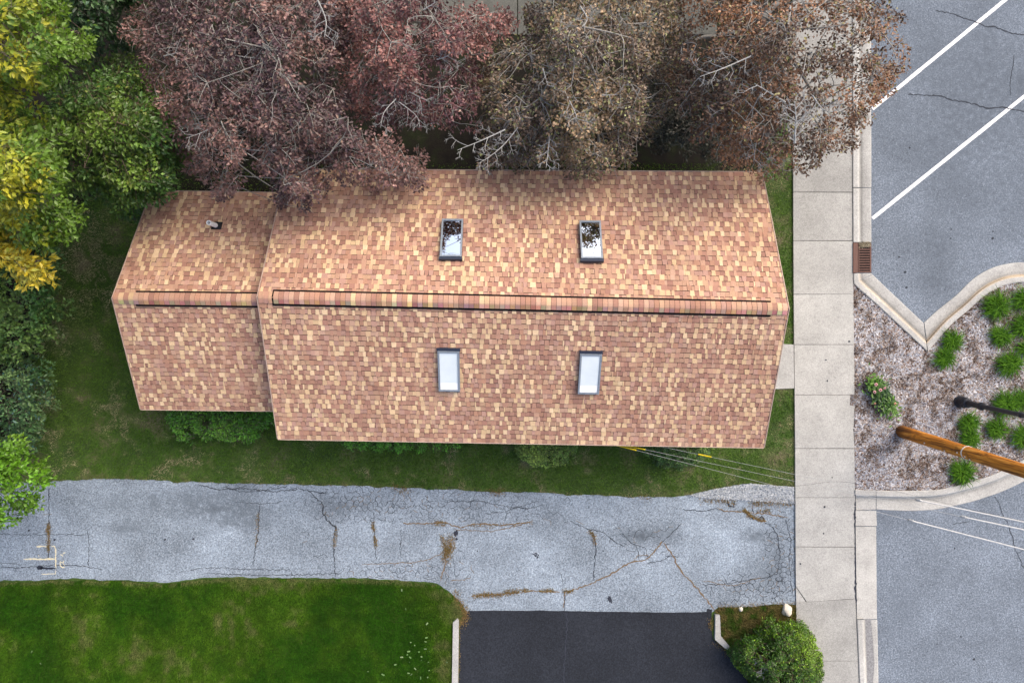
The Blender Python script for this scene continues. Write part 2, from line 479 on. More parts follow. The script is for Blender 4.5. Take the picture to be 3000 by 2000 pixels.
# kerbs: swept concrete sections between a back line and a front (road) line
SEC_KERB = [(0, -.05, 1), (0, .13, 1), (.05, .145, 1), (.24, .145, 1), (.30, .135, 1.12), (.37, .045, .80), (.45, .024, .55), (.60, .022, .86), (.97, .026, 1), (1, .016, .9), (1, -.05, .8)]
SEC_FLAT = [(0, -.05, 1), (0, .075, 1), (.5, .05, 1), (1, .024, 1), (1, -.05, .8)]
def kerb(mb, back, front, sec, orange=0.0, dark=1.0):
    vs_ = []; cs = []; fc = []; n_ = len(sec)
    for b, f in zip(back, front):
        for (t, z, k) in sec:
            px = b[0] + (f[0] - b[0]) * t; py = b[1] + (f[1] - b[1]) * t
            vs_.append(P(px, py, z))
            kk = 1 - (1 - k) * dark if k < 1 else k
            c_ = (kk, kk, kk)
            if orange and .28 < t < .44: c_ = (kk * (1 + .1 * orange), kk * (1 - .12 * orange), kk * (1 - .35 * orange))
            cs.append(c_)
    for i in range(len(back) - 1):
        for j in range(n_ - 1):
            fc.append((i * n_ + j, i * n_ + j + 1, (i + 1) * n_ + j + 1, (i + 1) * n_ + j))
    fc.append(tuple(range(n_))); fc.append(tuple((len(back) - 1) * n_ + j for j in reversed(range(n_))))
    base = len(mb.v); mb.v += [tuple(v) for v in vs_]; mb.c += cs
    mb.f += [tuple(i + base for i in f) for f in fc]; mb.m += [0] * len(fc)
def gapcut(a, b, parts):  # split a straight run in pieces with joints
    out = []
    for i in range(parts):
        t0 = i / parts + (.002 if i else 0); t1 = (i + 1) / parts
        out.append(((a[0] + (b[0] - a[0]) * t0, a[1] + (b[1] - a[1]) * t0), (a[0] + (b[0] - a[0]) * t1, a[1] + (b[1] - a[1]) * t1)))
    return out
def dens(pts, k=6):
    """Catmull-Rom through the points"""
    out = []
    for i in range(len(pts) - 1):
        p0 = np.array(pts[max(i - 1, 0)]); p1 = np.array(pts[i]); p2 = np.array(pts[i + 1]); p3 = np.array(pts[min(i + 2, len(pts) - 1)])
        for j in range(k):
            t = j / k
            out.append(tuple(.5 * ((2 * p1) + (-p0 + p2) * t + (2 * p0 - 5 * p1 + 4 * p2 - p3) * t * t + (-p0 + 3 * p1 - 3 * p2 + p3) * t ** 3)))
    out.append(pts[-1]); return out

k1 = MB()
for y0, y1 in ((-1400, -900), (-897, -400), (-397, 50), (52, 549), (551, 709)):
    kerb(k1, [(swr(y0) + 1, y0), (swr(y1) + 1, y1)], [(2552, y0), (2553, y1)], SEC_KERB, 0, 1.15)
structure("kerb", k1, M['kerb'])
k2 = MB()
kerb(k2, dens([(2500, 803), (2501, 830), (2560, 884), (2640, 958), (2717, 1030)], 3)[3:], dens([(2552, 801), (2556, 804), (2604, 850), (2655, 898), (2706, 946)], 3)[3:], SEC_KERB, .5, 1.2)
bk = dens([(2719, 1029), (2783, 955), (2838, 907), (2885, 866), (2925, 843), (2960, 831), (3000, 827), (3050, 834), (3100, 855), (3200, 915), (3400, 1050)])
fr = dens([(2708, 944), (2743, 912), (2800, 866), (2850, 818), (2900, 788), (2950, 773), (3000, 769), (3062, 776), (3122, 800), (3230, 865), (3440, 1005)])
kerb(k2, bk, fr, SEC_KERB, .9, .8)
kerb(k2, [(2500, 801), (2501, 830)], [(2552, 800.5), (2555, 803)], SEC_KERB, .3, 1)
structure("island_kerb", k2, M['kerb'])
k3 = MB()
b3 = dens([(2567, 1436), (2638, 1437), (2700, 1436), (2752, 1433), (2808, 1421), (2866, 1405), (2923, 1384), (3000, 1345), (3080, 1290), (3150, 1215), (3300, 1060), (3400, 1050)])
f3 = dens([(2568, 1492), (2655, 1496), (2715, 1494), (2765, 1488), (2850, 1468), (2900, 1452), (2948, 1434), (3020, 1398), (3110, 1340), (3190, 1255), (3345, 1090), (3440, 1060)])
for a, b in ((0, 24), (24, 36), (36, len(b3) - 1)):
    kerb(k3, b3[a:b + 1], f3[a:b + 1], SEC_KERB, 0, .7)
kerb(k3, [(2506, 1433), (2566, 1436)], [(2508, 1494), (2566, 1492)], SEC_KERB, 0, .4)
structure("lower_island_kerb", k3, M['kerb'])
k4 = MB()
for y0, y1 in ((1495, 1540), (1542, 1812)):
    kerb(k4, [(swr(y0) + 1.5, y0), (swr(y1) + 1.5, y1)], [(2567, y0), (2569, y1)], SEC_FLAT)
for y0, y1 in ((1814, 2200), (2203, 2700)):
    kerb(k4, [(swr(y0) + 1.5, y0), (swr(y1) + 3, y1)], [(2570, y0), (2574 + (y1 - 2000) * .02, y1)], SEC_KERB, 0, 1.0)
structure("gutter", k4, M['kerb'])

# planting bed inside the kerbs
bed_px = [(2500, 828)] + [(2560, 886), (2640, 960), (2716, 1033)] + bk[1:] + list(reversed(b3)) + [(2567, 1437), (2505, 1434), (2503, 1300), (2504, 1190), (2489, 1190), (2489, 1157), (2503, 1150), (2502, 1000)]
bed = MB(); bed.poly(W(bed_px, ZB), 0, ZB); structure("planting_bed", bed, M['mulch'])

# parking lines
pl = MB()
def stripe(a, b, w=5.2, z=.004):
    a = Vector(a); b = Vector(b); d_ = (b - a); L = d_.length; d_ /= L; nn = Vector((-d_.y, d_.x)) * w
    k = int(L / 11); t = 0.0
    cuts = [0] + sorted(random.uniform(.02, .98) for _ in range(max(2, int(L / 38)))) + [1]
    for c0, c1 in zip(cuts[:-1], cuts[1:]):
        q0 = a + d_ * (L * c0 + .35); q1 = a + d_ * (L * c1 - .35)
        j = lambda: random.uniform(-.5, .5)
        q = [q0 + nn + Vector((j(), j())), q1 + nn + Vector((j(), j())), q1 - nn + Vector((j(), j())), q0 - nn + Vector((j(), j()))]
        pl.poly([P(v.x, v.y, z) for v in q], z - .003, z)
stripe((2556, 320), (3290, -283)); stripe((2556, 640), (3500, -118)); stripe((2556, -10), (3000, -375))
structure("parking_lines", pl, M['paint'])

# ------------------------------------------------------------------ cracks, weeds, stains with a shape of their own
def ribbon(mb, pts, w, z, mi=0, wob=2.2, sub=5, end=.35):
    pts = [Vector(p) for p in pts]; q = []
    for a, b in zip(pts[:-1], pts[1:]):
        k = max(1, int((b - a).length / sub))
        for j in range(k):
            q.append(a.lerp(b, j / k) + Vector((random.uniform(-wob, wob), random.uniform(-wob, wob))) * (1 if j else .3))
    q.append(pts[-1])
    L = []; Rr = []
    for i, p in enumerate(q):
        d_ = q[min(i + 1, len(q) - 1)] - q[max(i - 1, 0)]
        d_ = d_.normalized() if d_.length else Vector((1, 0)); nn = Vector((-d_.y, d_.x))
        ww = w * random.uniform(.5, 1.4) * (end if i in (0, len(q) - 1) else 1)
        L.append(P(*(p + nn * ww), z)); Rr.append(P(*(p - nn * ww), z))
    m_ = len(q)
    mb.add(L + Rr, [(i, i + 1, m_ + i + 1, m_ + i) for i in range(m_ - 1)], mi=mi)

zc = ZD + .004
ck = MB()
black = [([(143, 1425), (144, 1480), (143, 1540), (142, 1640)], .9), ([(257, 1555), (261, 1590), (258, 1657)], .9), ([(760, 1480), (757, 1545), (750, 1600), (742, 1655)], 1.0),
         ([(983, 1535), (978, 1600), (982, 1690)], .9), ([(1095, 1500), (1097, 1575), (1102, 1640)], .7), ([(1738, 1560), (1746, 1595), (1738, 1700)], 1.1), ([(1175, 1545), (1175, 1630)], .6),
         ([(0, 1660), (60, 1663), (150, 1655), (245, 1657), (300, 1668)], .9), ([(0, 1650), (30, 1648), (60, 1653)], .7), ([(0, 1563), (80, 1566), (170, 1564), (250, 1566)], .7),
         ([(520, 1678), (580, 1664), (640, 1662), (700, 1667), (850, 1668), (860, 1685)], .7), ([(600, 1678), (720, 1684), (900, 1682), (1000, 1678)], .8),
         ([(580, 1418), (640, 1434), (720, 1430), (800, 1440), (880, 1432), (960, 1446)], 1.0), ([(945, 1478), (945, 1500), (955, 1520), (985, 1545), (985, 1560)], 1.6), ([(690, 1470), (760, 1476), (830, 1468)], .6),
         ([(660, 1425), (700, 1440), (780, 1436), (840, 1424)], .8), ([(905, 1440), (930, 1460), (950, 1480)], .8),
         ([(1647, 1737), (1650, 1700), (1640, 1672)], .6), ([(1655, 1735), (1653, 1790)], 1.0), ([(1820, 1560), (1850, 1590), (1890, 1603), (1900, 1640)], .9), ([(1670, 1525), (1720, 1548), (1770, 1560), (1800, 1585), (1830, 1600)], .9),
         ([(1930, 1595), (1960, 1570), (1985, 1545), (2000, 1530)], .9), ([(2000, 1492), (2050, 1496), (2100, 1490), (2120, 1498), (2180, 1497)], .9),
         ([(2130, 1465), (2135, 1482), (2150, 1485), (2150, 1470)], 1.9), ([(2180, 1490), (2195, 1512), (2215, 1520), (2240, 1526), (2232, 1512), (2222, 1518)], 1.8), ([(2205, 1485), (2208, 1505)], 1.4),
         ([(2240, 1528), (2265, 1545), (2280, 1575), (2285, 1620), (2278, 1680), (2250, 1690), (2180, 1700), (2110, 1712), (2050, 1712)], .9),
         ([(2300, 1520), (2318, 1580), (2312, 1650), (2322, 1740)], .8), ([(1395, 1750), (1385, 1760), (1370, 1765)], .7), ([(1300, 1470), (1400, 1466), (1470, 1480), (1540, 1490), (1590, 1480)], .7),
         ([(1420, 1505), (1480, 1498), (1540, 1478), (1580, 1465)], .7), ([(1895, 1650), (1940, 1640), (1960, 1628), (1990, 1630)], .9), ([(1865, 1595), (1870, 1620), (1872, 1640)], .8)]
brown = [([(1650, 1735), (1720, 1714), (1790, 1680), (1843, 1648), (1890, 1640), (1925, 1606), (1940, 1584)], 1.6), ([(1944, 1588), (1970, 1625), (1985, 1655), (2010, 1690), (2040, 1720), (2075, 1762), (2092, 1785)], 1.9),
         ([(1380, 1745), (1430, 1742), (1490, 1738), (1560, 1730), (1640, 1734)], 1.5), ([(1180, 1532), (1240, 1534), (1300, 1530), (1345, 1545), (1400, 1533), (1470, 1538), (1500, 1535), (1560, 1528)], 1.5),
         ([(1330, 1550), (1390, 1553), (1440, 1556), (1480, 1548), (1530, 1536)], 1.0), ([(1060, 1652), (1130, 1650), (1200, 1648), (1250, 1640), (1300, 1618)], 1.0), ([(1300, 1620), (1306, 1650), (1290, 1700)], 1.2),
         ([(2100, 1485), (2125, 1497), (2180, 1500), (2250, 1505), (2310, 1515)], 1.2), ([(2060, 1700), (2110, 1710), (2150, 1715), (2230, 1690)], .8), ([(1850, 1648), (1870, 1625), (1900, 1625)], .8), ([(1320, 1700), (1360, 1698), (1380, 1690)], 1.0),
         ([(2185, 1492), (2200, 1512), (2225, 1524), (2245, 1526)], 2.4), ([(1655, 1735), (1650, 1780)], .9)]
for p_, w_ in black: ribbon(ck, p_, w_ * 1.15, zc, 0)
for p_, w_ in brown: ribbon(ck, p_, w_ * 1.1, zc + .001, 1)
# alligator cracking: edges of irregular cells in the broken patches
def alligator(c, r, cell, keep, w=.6):
    rg = random.Random(int(c[0] * 7 + c[1])); pts = []
    nx = int(r[0] * 2 / cell) + 1; ny = int(r[1] * 2 / (cell * .75)) + 1
    for i in range(nx):
        for j in range(ny):
            pts.append(Vector((c[0] - r[0] + (i + .5 * (j % 2) + rg.uniform(-.45, .45)) * cell, c[1] - r[1] + (j + rg.uniform(-.45, .45)) * cell * .75)))
    vv, ee, ff, *_ = delaunay_2d_cdt(pts, [], [], 0, 1e-4)
    cc = {}; em = {}
    for i, f in enumerate(ff):
        a, b, d_ = (vv[k] for k in f[:3])
        cc[i] = (a + b + d_) / 3
        for e in ((f[0], f[1]), (f[1], f[2]), (f[2], f[0])): em.setdefault(tuple(sorted(e)), []).append(i)
    for e, fs in em.items():
        if len(fs) != 2: continue
        p0, p1 = cc[fs[0]], cc[fs[1]]
        mid = (p0 + p1) / 2; q = math.hypot((mid.x - c[0]) / r[0], (mid.y - c[1]) / r[1])
        if rg.random() > keep * (1.25 - q) or q > 1: continue
        if not (1402 < mid.y < 1786 and mid.x < 2329): continue
        ribbon(ck, [p0, p1], w * 1.15, zc, 1 if rg.random() < .16 else 0, 1.2, 6, 1)
alligator((1080, 1478), (190, 58), 19, .85, .6); alligator((1330, 1480), (170, 60), 24, .62, .5); alligator((1170, 1672), (170, 32), 18, .75, .55)
alligator((1330, 1668), (60, 60), 22, .6, .5); alligator((2285, 1640), (52, 150), 17, .9, .6); alligator((2200, 1725), (150, 50), 21, .85, .65); alligator((800, 1432), (220, 22), 30, .55, .6)
alligator((1880, 1580), (150, 60), 26, .5, .5); alligator((940, 1570), (70, 90), 26, .3, .5); alligator((80, 1480), (160, 60), 40, .4, .45); alligator((1550, 1500), (200, 60), 34, .32, .45)
ck.build("driveway_cracks", [M['crack'], M['crackbrown']])["kind"] = "structure"
rc = MB()
for p_, w_ in [([(2740, 33), (2778, 37), (2830, 55), (2858, 65), (2888, 78), (2912, 78), (2940, 90), (2962, 98), (3010, 104), (3100, 110)], 1.6), ([(2660, 277), (2715, 279), (2750, 281), (2786, 293), (2834, 300), (2884, 315), (2905, 317), (2936, 314), (2975, 323), (3010, 326), (3080, 330)], 1.7),
               ([(2960, 280), (2960, 240), (2972, 160)], .8), ([(2912, 1453), (2930, 1480), (2940, 1510), (2958, 1545), (2975, 1610), (3000, 1665), (3040, 1760)], 1.1), ([(2790, 1535), (2840, 1528)], .8), ([(2975, 1620), (3020, 1605)], .8)]:
    ribbon(rc, p_, w_, .0045, 0, 2.0, 6)
for x0, y0, r_ in ((2909, 678, 2.4), (2908, 698, 4), (2634, 753, 3), (2787, 672, 2.5), (2785, 698, 2.5), (2628, 775, 1.5), (2665, 433, 3), (2652, 797, 4), (2656, 842, 3.5), (2797, 1606, 3), (2648, 1630, 2), (2610, 1635, 2), (2815, 1864, 3), (2853, 1930, 4)):
    rc.poly([P(x0 + r_ * math.cos(t) * random.uniform(.7, 1.3), y0 + r_ * math.sin(t) * random.uniform(.7, 1.3), .0045) for t in np.linspace(0, 6.28, 9)[:-1]], .001, .0045)
rc.build("road_cracks", [M['crack']])["kind"] = "structure"
sc_ = MB(); ribbon(sc_, [(1655, 1792), (1663, 1815), (1657, 1880), (1653, 1960), (1650, 2080)], 1.2, ZS + .004, 0)
for _ in range(50):
    ribbon(sc_, [(x := random.uniform(1390, 2060), y := random.uniform(1830, 2050)), (x + random.uniform(-4, 4), y + random.uniform(-4, 4))], .5, ZS + .005, 1)
sc_.build("sealed_driveway_crack", [M['tar'], M['joint']])["kind"] = "structure"
tp = MB()
def splat(c, rx, ry, rot=0, z=zc + .001, nn=18, rag=.3):
    rg = random.Random(int(c[0])); pts = []
    for t in np.linspace(0, 2 * math.pi, nn + 1)[:-1]:
        k = 1 + rg.uniform(-rag, rag); x = rx * math.cos(t) * k; y = ry * math.sin(t) * k
        pts.append(P(c[0] + x * math.cos(rot) - y * math.sin(rot), c[1] + x * math.sin(rot) + y * math.cos(rot), z))
    tp.poly(pts, z - .003, z)
splat((1335, 1562), 6, 9, .2); splat((1338, 1578), 3, 4); splat((1787, 1754), 6, 11, -.4)
for i, (dx, dy) in enumerate(((0, 0), (5, 2), (9, 6), (-4, -2), (2, -4), (6, -3), (11, 1), (3, 5), (8, 9))): splat((1566 + dx, 1624 + dy), 2.6, 1.8, .6)
splat((118, 1662), 10, 6, 0); splat((140, 1664), 22, 3.4, .03); splat((483, 1580), 4, 3); splat((160, 1580), 3.5, 3.5); splat((85, 1553), 3.5, 3); splat((566, 1578), 3.5, 3); splat((1172, 1592), 2, 2); splat((1398, 1614), 2, 2); splat((1767, 1613), 2, 2)
for x0, y0 in ((2416, 1484), (2413, 1562), (2345, 1651), (2438, 1398), (2420, 1054), (2424, 1115), (2488, 1000)): splat((x0, y0), random.uniform(1.5, 3.4), random.uniform(1.5, 3), 0, ZW + .008)
ribbon(tp, [(2505, 1470), (2505, 1560), (2506, 1640), (2507, 1750), (2509, 1765)], 1.6, ZW + .008, 0, 1.4, 6)
ribbon(tp, [(2505, 1500), (2504, 1522)], 2.6, ZW + .009); ribbon(tp, [(2507, 1700), (2506, 1735)], 2.4, ZW + .009)
tp.build("tar_patches", M['tar'])["kind"] = "structure"
wt = MB()
wt.poly(W([(2537, 1790), (2541, 1800), (2552, 1806), (2553, 1830), (2558, 1880), (2562, 1940), (2557, 2010), (2540, 2010), (2533, 1930), (2531, 1850), (2531, 1808)], .036), .03, .036)
wt.build("gutter_stain", M['damp'])["kind"] = "structure"
sp = MB()
def spray(pts, w): ribbon(sp, pts, w, zc + .001, 0, .8, 4)
spray([(107, 1600), (122, 1599), (138, 1600)], 2.2); spray([(150, 1600), (160, 1599), (163, 1608), (163, 1640), (164, 1665)], 1.8); spray([(69, 1637), (90, 1637), (120, 1637), (163, 1637)], 2.0); spray([(120, 1681), (150, 1680), (163, 1680), (163, 1668)], 1.0)
spray([(113, 1625), (114, 1630)], 2.2); spray([(176, 1622), (183, 1626), (184, 1631)], 1.2); spray([(183, 1624), (188, 1618), (194, 1618)], 1.2); spray([(177, 1643), (176, 1655), (182, 1661), (190, 1660)], 1.4); spray([(177, 1644), (184, 1648), (188, 1641)], 1.2); spray([(184, 1648), (190, 1656)], 1.0)
sp.build("survey_marks", M['spray'])["kind"] = "structure"

# ------------------------------------------------------------------ small scatter (numpy triangle soups)
def blades(name, px, py, z, length, width, cols, lean=.7, seed=1, mat='blade', kind='stuff'):
    rg = np.random.default_rng(seed); n_ = len(px)
    k = (H - z) / F
    x = (px - 1500) * k; y = (1000 - py) * k
    a = rg.uniform(0, 2 * np.pi, n_); ln = length * rg.uniform(.5, 1.3, n_); le = np.clip(rg.normal(lean, .25, n_), .05, 1.3)
    dx = np.cos(a); dy = np.sin(a); w = width * rg.uniform(.6, 1.3, n_)
    v = np.zeros((n_, 4, 3))
    v[:, 0] = np.stack([x - dy * w, y + dx * w, np.full(n_, z)], 1)
    v[:, 1] = np.stack([x + dy * w, y - dx * w, np.full(n_, z)], 1)
    hx = ln * np.sin(le); hz = ln * np.cos(le)
    v[:, 2] = np.stack([x + dx * hx * .5 + dy * w * .7, y + dy * hx * .5 - dx * w * .7, z + hz * .65], 1)
    v[:, 3] = np.stack([x + dx * hx, y + dy * hx, z + hz * .85], 1)
    t = np.array([[0, 1, 2], [0, 2, 3]])
    tris = (np.arange(n_)[:, None, None] * 4 + t[None]).reshape(-1, 3)
    o = raw_mesh(name, v.reshape(-1, 3), tris, np.repeat(cols, 4, 0), M[mat])
    if kind: o["kind"] = kind
    return o

roof_px = [(445, 575), (820, 580), (850, 520), (2225, 525), (2295, 905), (2225, 1290), (820, 1265), (800, 1180), (425, 1180), (345, 873)]
def mixc(a, b, t): return np.array(a)[None] * (1 - t[:, None]) + np.array(b)[None] * t[:, None]
def scatter(box, n_, rg): return rg.uniform(box[0], box[2], n_), rg.uniform(box[1], box[3], n_)

rg = np.random.default_rng(21)
x, y = scatter((-60, 480, 2330, 1470), 400000, rg)
keep = ~in_poly(x, y, roof_px) & ~in_poly(x, y, drive_px) & (x < swl(y) - 1) & ~((x > 2185) & (y > 1002) & (y < 1143))
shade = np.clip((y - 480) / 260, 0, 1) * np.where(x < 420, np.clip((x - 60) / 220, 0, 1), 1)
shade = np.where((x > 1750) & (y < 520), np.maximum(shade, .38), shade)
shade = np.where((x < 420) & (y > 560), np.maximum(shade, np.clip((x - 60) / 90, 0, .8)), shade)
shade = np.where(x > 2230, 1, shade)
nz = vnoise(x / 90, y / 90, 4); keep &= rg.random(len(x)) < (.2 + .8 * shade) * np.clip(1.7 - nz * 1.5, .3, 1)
x, y, nz, shade = x[keep], y[keep], nz[keep], shade[keep]
n2 = vnoise(x / 26 + 50, y / 26, 3); n3 = vnoise(x / 160 + 9, y / 160 + 70, 2)
dry = np.clip((nz * .6 + n2 * .62 - .645) * 6, 0, 1)
dry = np.maximum(dry, np.clip(1.2 - np.hypot((x - 255) / 120, (y - 740) / 210), 0, .8) * (n2 > .4))
dry = np.maximum(dry, np.clip((x - 2200) / 130, 0, 1) * np.clip((y - 1180) / 100, 0, 1) * .75 * (n2 > .42))
de = np.zeros(len(x))
edge = np.interp(x, [-60, 130, 310, 590, 1000, 1300, 1700, 1890, 2000, 2090, 2200, 2327], [1414, 1412, 1402, 1412, 1422, 1434, 1450, 1455, 1452, 1432, 1416, 1425])
de = np.clip(1 - (edge - y) / 16, 0, 1) * (n2 > .35)
green = mixc((.062, .150, .016), (.125, .225, .034), np.clip(n3 * 1.6 - .3, 0, 1))
c = green * (1 - dry[:, None]) + np.array((.38, .34, .22))[None] * dry[:, None]
c = c * (1 - .75 * de[:, None]) + np.array((.24, .20, .12))[None] * .75 * de[:, None]
c *= rg.uniform(.55, 1.4, (len(x), 1)) * (.72 + .6 * vnoise(x / 14 + 3, y / 14 + 8, 2))[:, None]
blades("grass", x, y, ZL, .075, .006, c, .75, 4)

x, y = scatter((-60, 1680, 1372, 2060), 300000, rg)
keep = in_poly(x, y, lush_px) & (x < 1326 + (y < 1815) * 60); x, y = x[keep], y[keep]
nz = vnoise(x / 120 + 20, y / 120 + 5, 4); n2 = vnoise(x / 22, y / 22 + 90, 3)
dry = np.clip((nz * .75 + n2 * .4 - .68) * 4, 0, .7)
edge = np.interp(x, [-60, 200, 350, 480, 640, 1000, 1150, 1280, 1330, 1360], [1706, 1699, 1702, 1710, 1694, 1696, 1701, 1712, 1750, 1800])
dry = np.maximum(dry, np.clip(1 - (y - edge) / 14, 0, 1) * .8 * (n2 > .4)); dry = np.maximum(dry, np.clip((x - 1295) / 40, 0, 1) * .7 * (y < 1830) * (n2 > .38))
c = mixc((.026, .100, .004), (.075, .165, .010), np.clip(nz * 3.0 - 1.0 + (n2 - .5) * .8, 0, 1)) * (1 - dry[:, None]) + np.array((.20, .20, .09))[None] * dry[:, None]
c *= rg.uniform(.55, 1.4, (len(x), 1)) * (.70 + .6 * vnoise(x / 14 + 3, y / 14 + 8, 2) + .06 * np.sign(np.sin(x / 42 + .5 * vnoise(x / 60, y / 60, 2))))[:, None]
blades("lawn_grass", x, y, ZD + .004, .075, .006, c, .75, 5)

island_px = [(2092, 1788), (2110, 1778), (2200, 1777), (2290, 1770), (2336, 1772), (2340, 1815), (2400, 1900), (2410, 2060), (2230, 2060), (2140, 1912), (2111, 1866), (2110, 1802)]
isl = MB(); isl.poly(W(island_px, ZD + .006), 0, ZD + .006); structure("verge", isl, M['soil_and_shade'])
x, y = scatter((2085, 1760, 2410, 2060), 60000, rg); keep = in_poly(x, y, island_px); x, y = x[keep], y[keep]
n2 = vnoise(x / 24, y / 24, 3); dry = np.clip((n2 - .36) * 4 - (y - 1850) / 200, .05, 1)
c = mixc((.06, .13, .016), (.25, .19, .08), dry * .8) * rg.uniform(.6, 1.4, (len(x), 1))
blades("verge_grass", x, y, ZD + .006, .085, .006, c, .8, 6)

# dry weeds along the driveway cracks and its edges
wx = []; wy = []
def weeds(pts, n_, s):
    n_ = int(n_ * .5); s = s * 1.15
    pts = np.array(pts, float); seg = rg.integers(0, len(pts) - 1, n_); t = rg.random(n_)[:, None]
    q = pts[seg] * (1 - t) + pts[seg + 1] * t + rg.normal(0, s, (n_, 2)); wx.extend(q[:, 0]); wy.extend(q[:, 1])
weeds([(1385, 1746), (1418, 1742), (1440, 1741), (1475, 1742)], 900, 3.5); weeds([(1480, 1735), (1520, 1731)], 500, 4); weeds([(1530, 1728), (1545, 1728)], 160, 2.5); weeds([(1580, 1730), (1620, 1728)], 260, 2.5); weeds([(1650, 1733), (1680, 1732)], 260, 3)
weeds([(1295, 1570), (1302, 1600), (1312, 1620)], 500, 4); weeds([(1322, 1570), (1318, 1600), (1310, 1618), (1305, 1640)], 1500, 6.5); weeds([(1093, 1530), (1095, 1555)], 200, 2.5); weeds([(1097, 1570), (1102, 1600)], 260, 2.5); weeds([(1725, 1557), (1738, 1566), (1743, 1590)], 300, 3)
weeds([(142, 1532), (142, 1560), (143, 1612)], 700, 3.2); weeds([(985, 1545), (980, 1600)], 200, 3); weeds([(756, 1500), (750, 1600)], 200, 2.2); weeds([(1275, 1530), (1305, 1535)], 260, 4); weeds([(1370, 1540), (1460, 1538), (1560, 1530)], 300, 3)
weeds([(2050, 1462), (2110, 1465), (2150, 1470)], 600, 6); weeds([(2200, 1475), (2260, 1468), (2325, 1472)], 1300, 6); weeds([(2175, 1490), (2200, 1512), (2240, 1526)], 600, 3); weeds([(2215, 1495), (2260, 1497)], 200, 3)
weeds([(1330, 1750), (1360, 1785), (1362, 1810), (1345, 1830)], 1800, 6); weeds([(1345, 1840), (1343, 1990)], 260, 2.5); weeds([(1330, 1735), (1345, 1740)], 120, 5); weeds([(2085, 1810), (2085, 1840)], 260, 5); weeds([(2095, 1880), (2140, 1915)], 260, 5)
weeds([(2329, 1430), (2331, 1600), (2333, 1780)], 500, 2.2); weeds([(1150, 1430), (1200, 1436)], 260, 6); weeds([(1430, 1440), (1480, 1445)], 260, 5); weeds([(2100, 1780), (2320, 1772)], 900, 5); weeds([(1870, 1452), (1905, 1462)], 120, 4)
wx = np.array(wx); wy = np.array(wy); t = rg.random(len(wx)) ** 1.5
c = mixc((.26, .165, .075), (.13, .125, .045), t) * rg.uniform(.6, 1.4, (len(wx), 1))
blades("dry_weeds", wx, wy, zc, .06, .007, c, 1.0, 8)

def chips(name, px, py, z, L, Wd, cols, seed, thick=.012):
    rg = np.random.default_rng(seed); n_ = len(px); k = (H - z) / F
    x = (px - 1500) * k; y = (1000 - py) * k
    a = rg.uniform(0, np.pi, n_); l = L * rg.uniform(.4, 1.5, n_); w = Wd * rg.uniform(.5, 1.5, n_)
    dx, dy = np.cos(a), np.sin(a); t1 = rg.normal(0, .012, n_)
    v = np.zeros((n_, 5, 3))
    for i, (s1, s2) in enumerate(((-1, -1), (1, -1), (1, 1), (-1, 1))):
        v[:, i] = np.stack([x + s1 * dx * l / 2 - s2 * dy * w / 2, y + s1 * dy * l / 2 + s2 * dx * w / 2, z + np.abs(t1) * (s1 + 1)], 1)
    v[:, 4] = np.stack([x, y, z + thick * rg.uniform(.5, 1.5, n_) + np.abs(t1)], 1)
    t = np.array([[0, 1, 4], [1, 2, 4], [2, 3, 4], [3, 0, 4]])
    o = raw_mesh(name, v.reshape(-1, 3), (np.arange(n_)[:, None, None] * 5 + t[None]).reshape(-1, 3), np.repeat(cols, 5, 0), M['bits'])
    o["kind"] = "stuff"; return o
x, y = scatter((2490, 820, 3120, 1440), 46000, rg); keep = in_poly(x, y, bed_px); x, y = x[keep], y[keep]
nz = vnoise(x / 24, y / 24, 4) * .7 + vnoise(x / 80 + 5, y / 80, 2) * .3; r_ = rg.random(len(x))
dk = np.clip((nz - .455) * 9, 0, 1)
pal = np.array([(.52, .53, .57), (.40, .405, .44), (.68, .69, .72), (.27, .19, .15), (.105, .06, .042), (.40, .33, .28), (.34, .37, .44)])
idx = np.where(r_ < .72 - .55 * dk, rg.choice([0, 1, 2, 6, 0, 1, 5], len(x)), rg.choice([3, 4, 4, 3, 5, 1], len(x)))
c = pal[idx] * rg.uniform(.7, 1.2, (len(x), 1)) * (1 - .45 * dk[:, None])
chips("mulch", x, y, ZB + .002, .070, .021, c, 3)
gpx = [(2015, 1452), (2095, 1432), (2200, 1416), (2326, 1427), (2326, 1474), (2200, 1466), (2100, 1462)]
x, y = scatter((2000, 1405, 2330, 1480), 12000, rg); keep = in_poly(x, y, gpx); x, y = x[keep], y[keep]
c = mixc((.34, .38, .42), (.66, .69, .72), rg.random(len(x))) ; chips("gravel", x, y, zc, .03, .024, c, 5, .016)
x = np.concatenate([rg.normal(1225, 42, 30), rg.uniform(0, 1320, 4)]); y = np.concatenate([rg.normal(1935, 55, 30), rg.uniform(1700, 2000, 4)])
keep = (x < 1315) & (y > 1705); x, y = x[keep], y[keep]
chips("fallen_leaves", x, y, ZD + .075, .075, .035, mixc((.09, .19, .05), (.20, .28, .13), rg.random(len(x))), 9, .01)

# ------------------------------------------------------------------ the house
ZE, ZR = 3.2, 4.99
AE, AR = 3.0, 4.58
house = empty("house", P(1500, 900, 0))
tag(house, "long gabled house roofed in mixed brown and tan shingles, with a lower wing", "house")

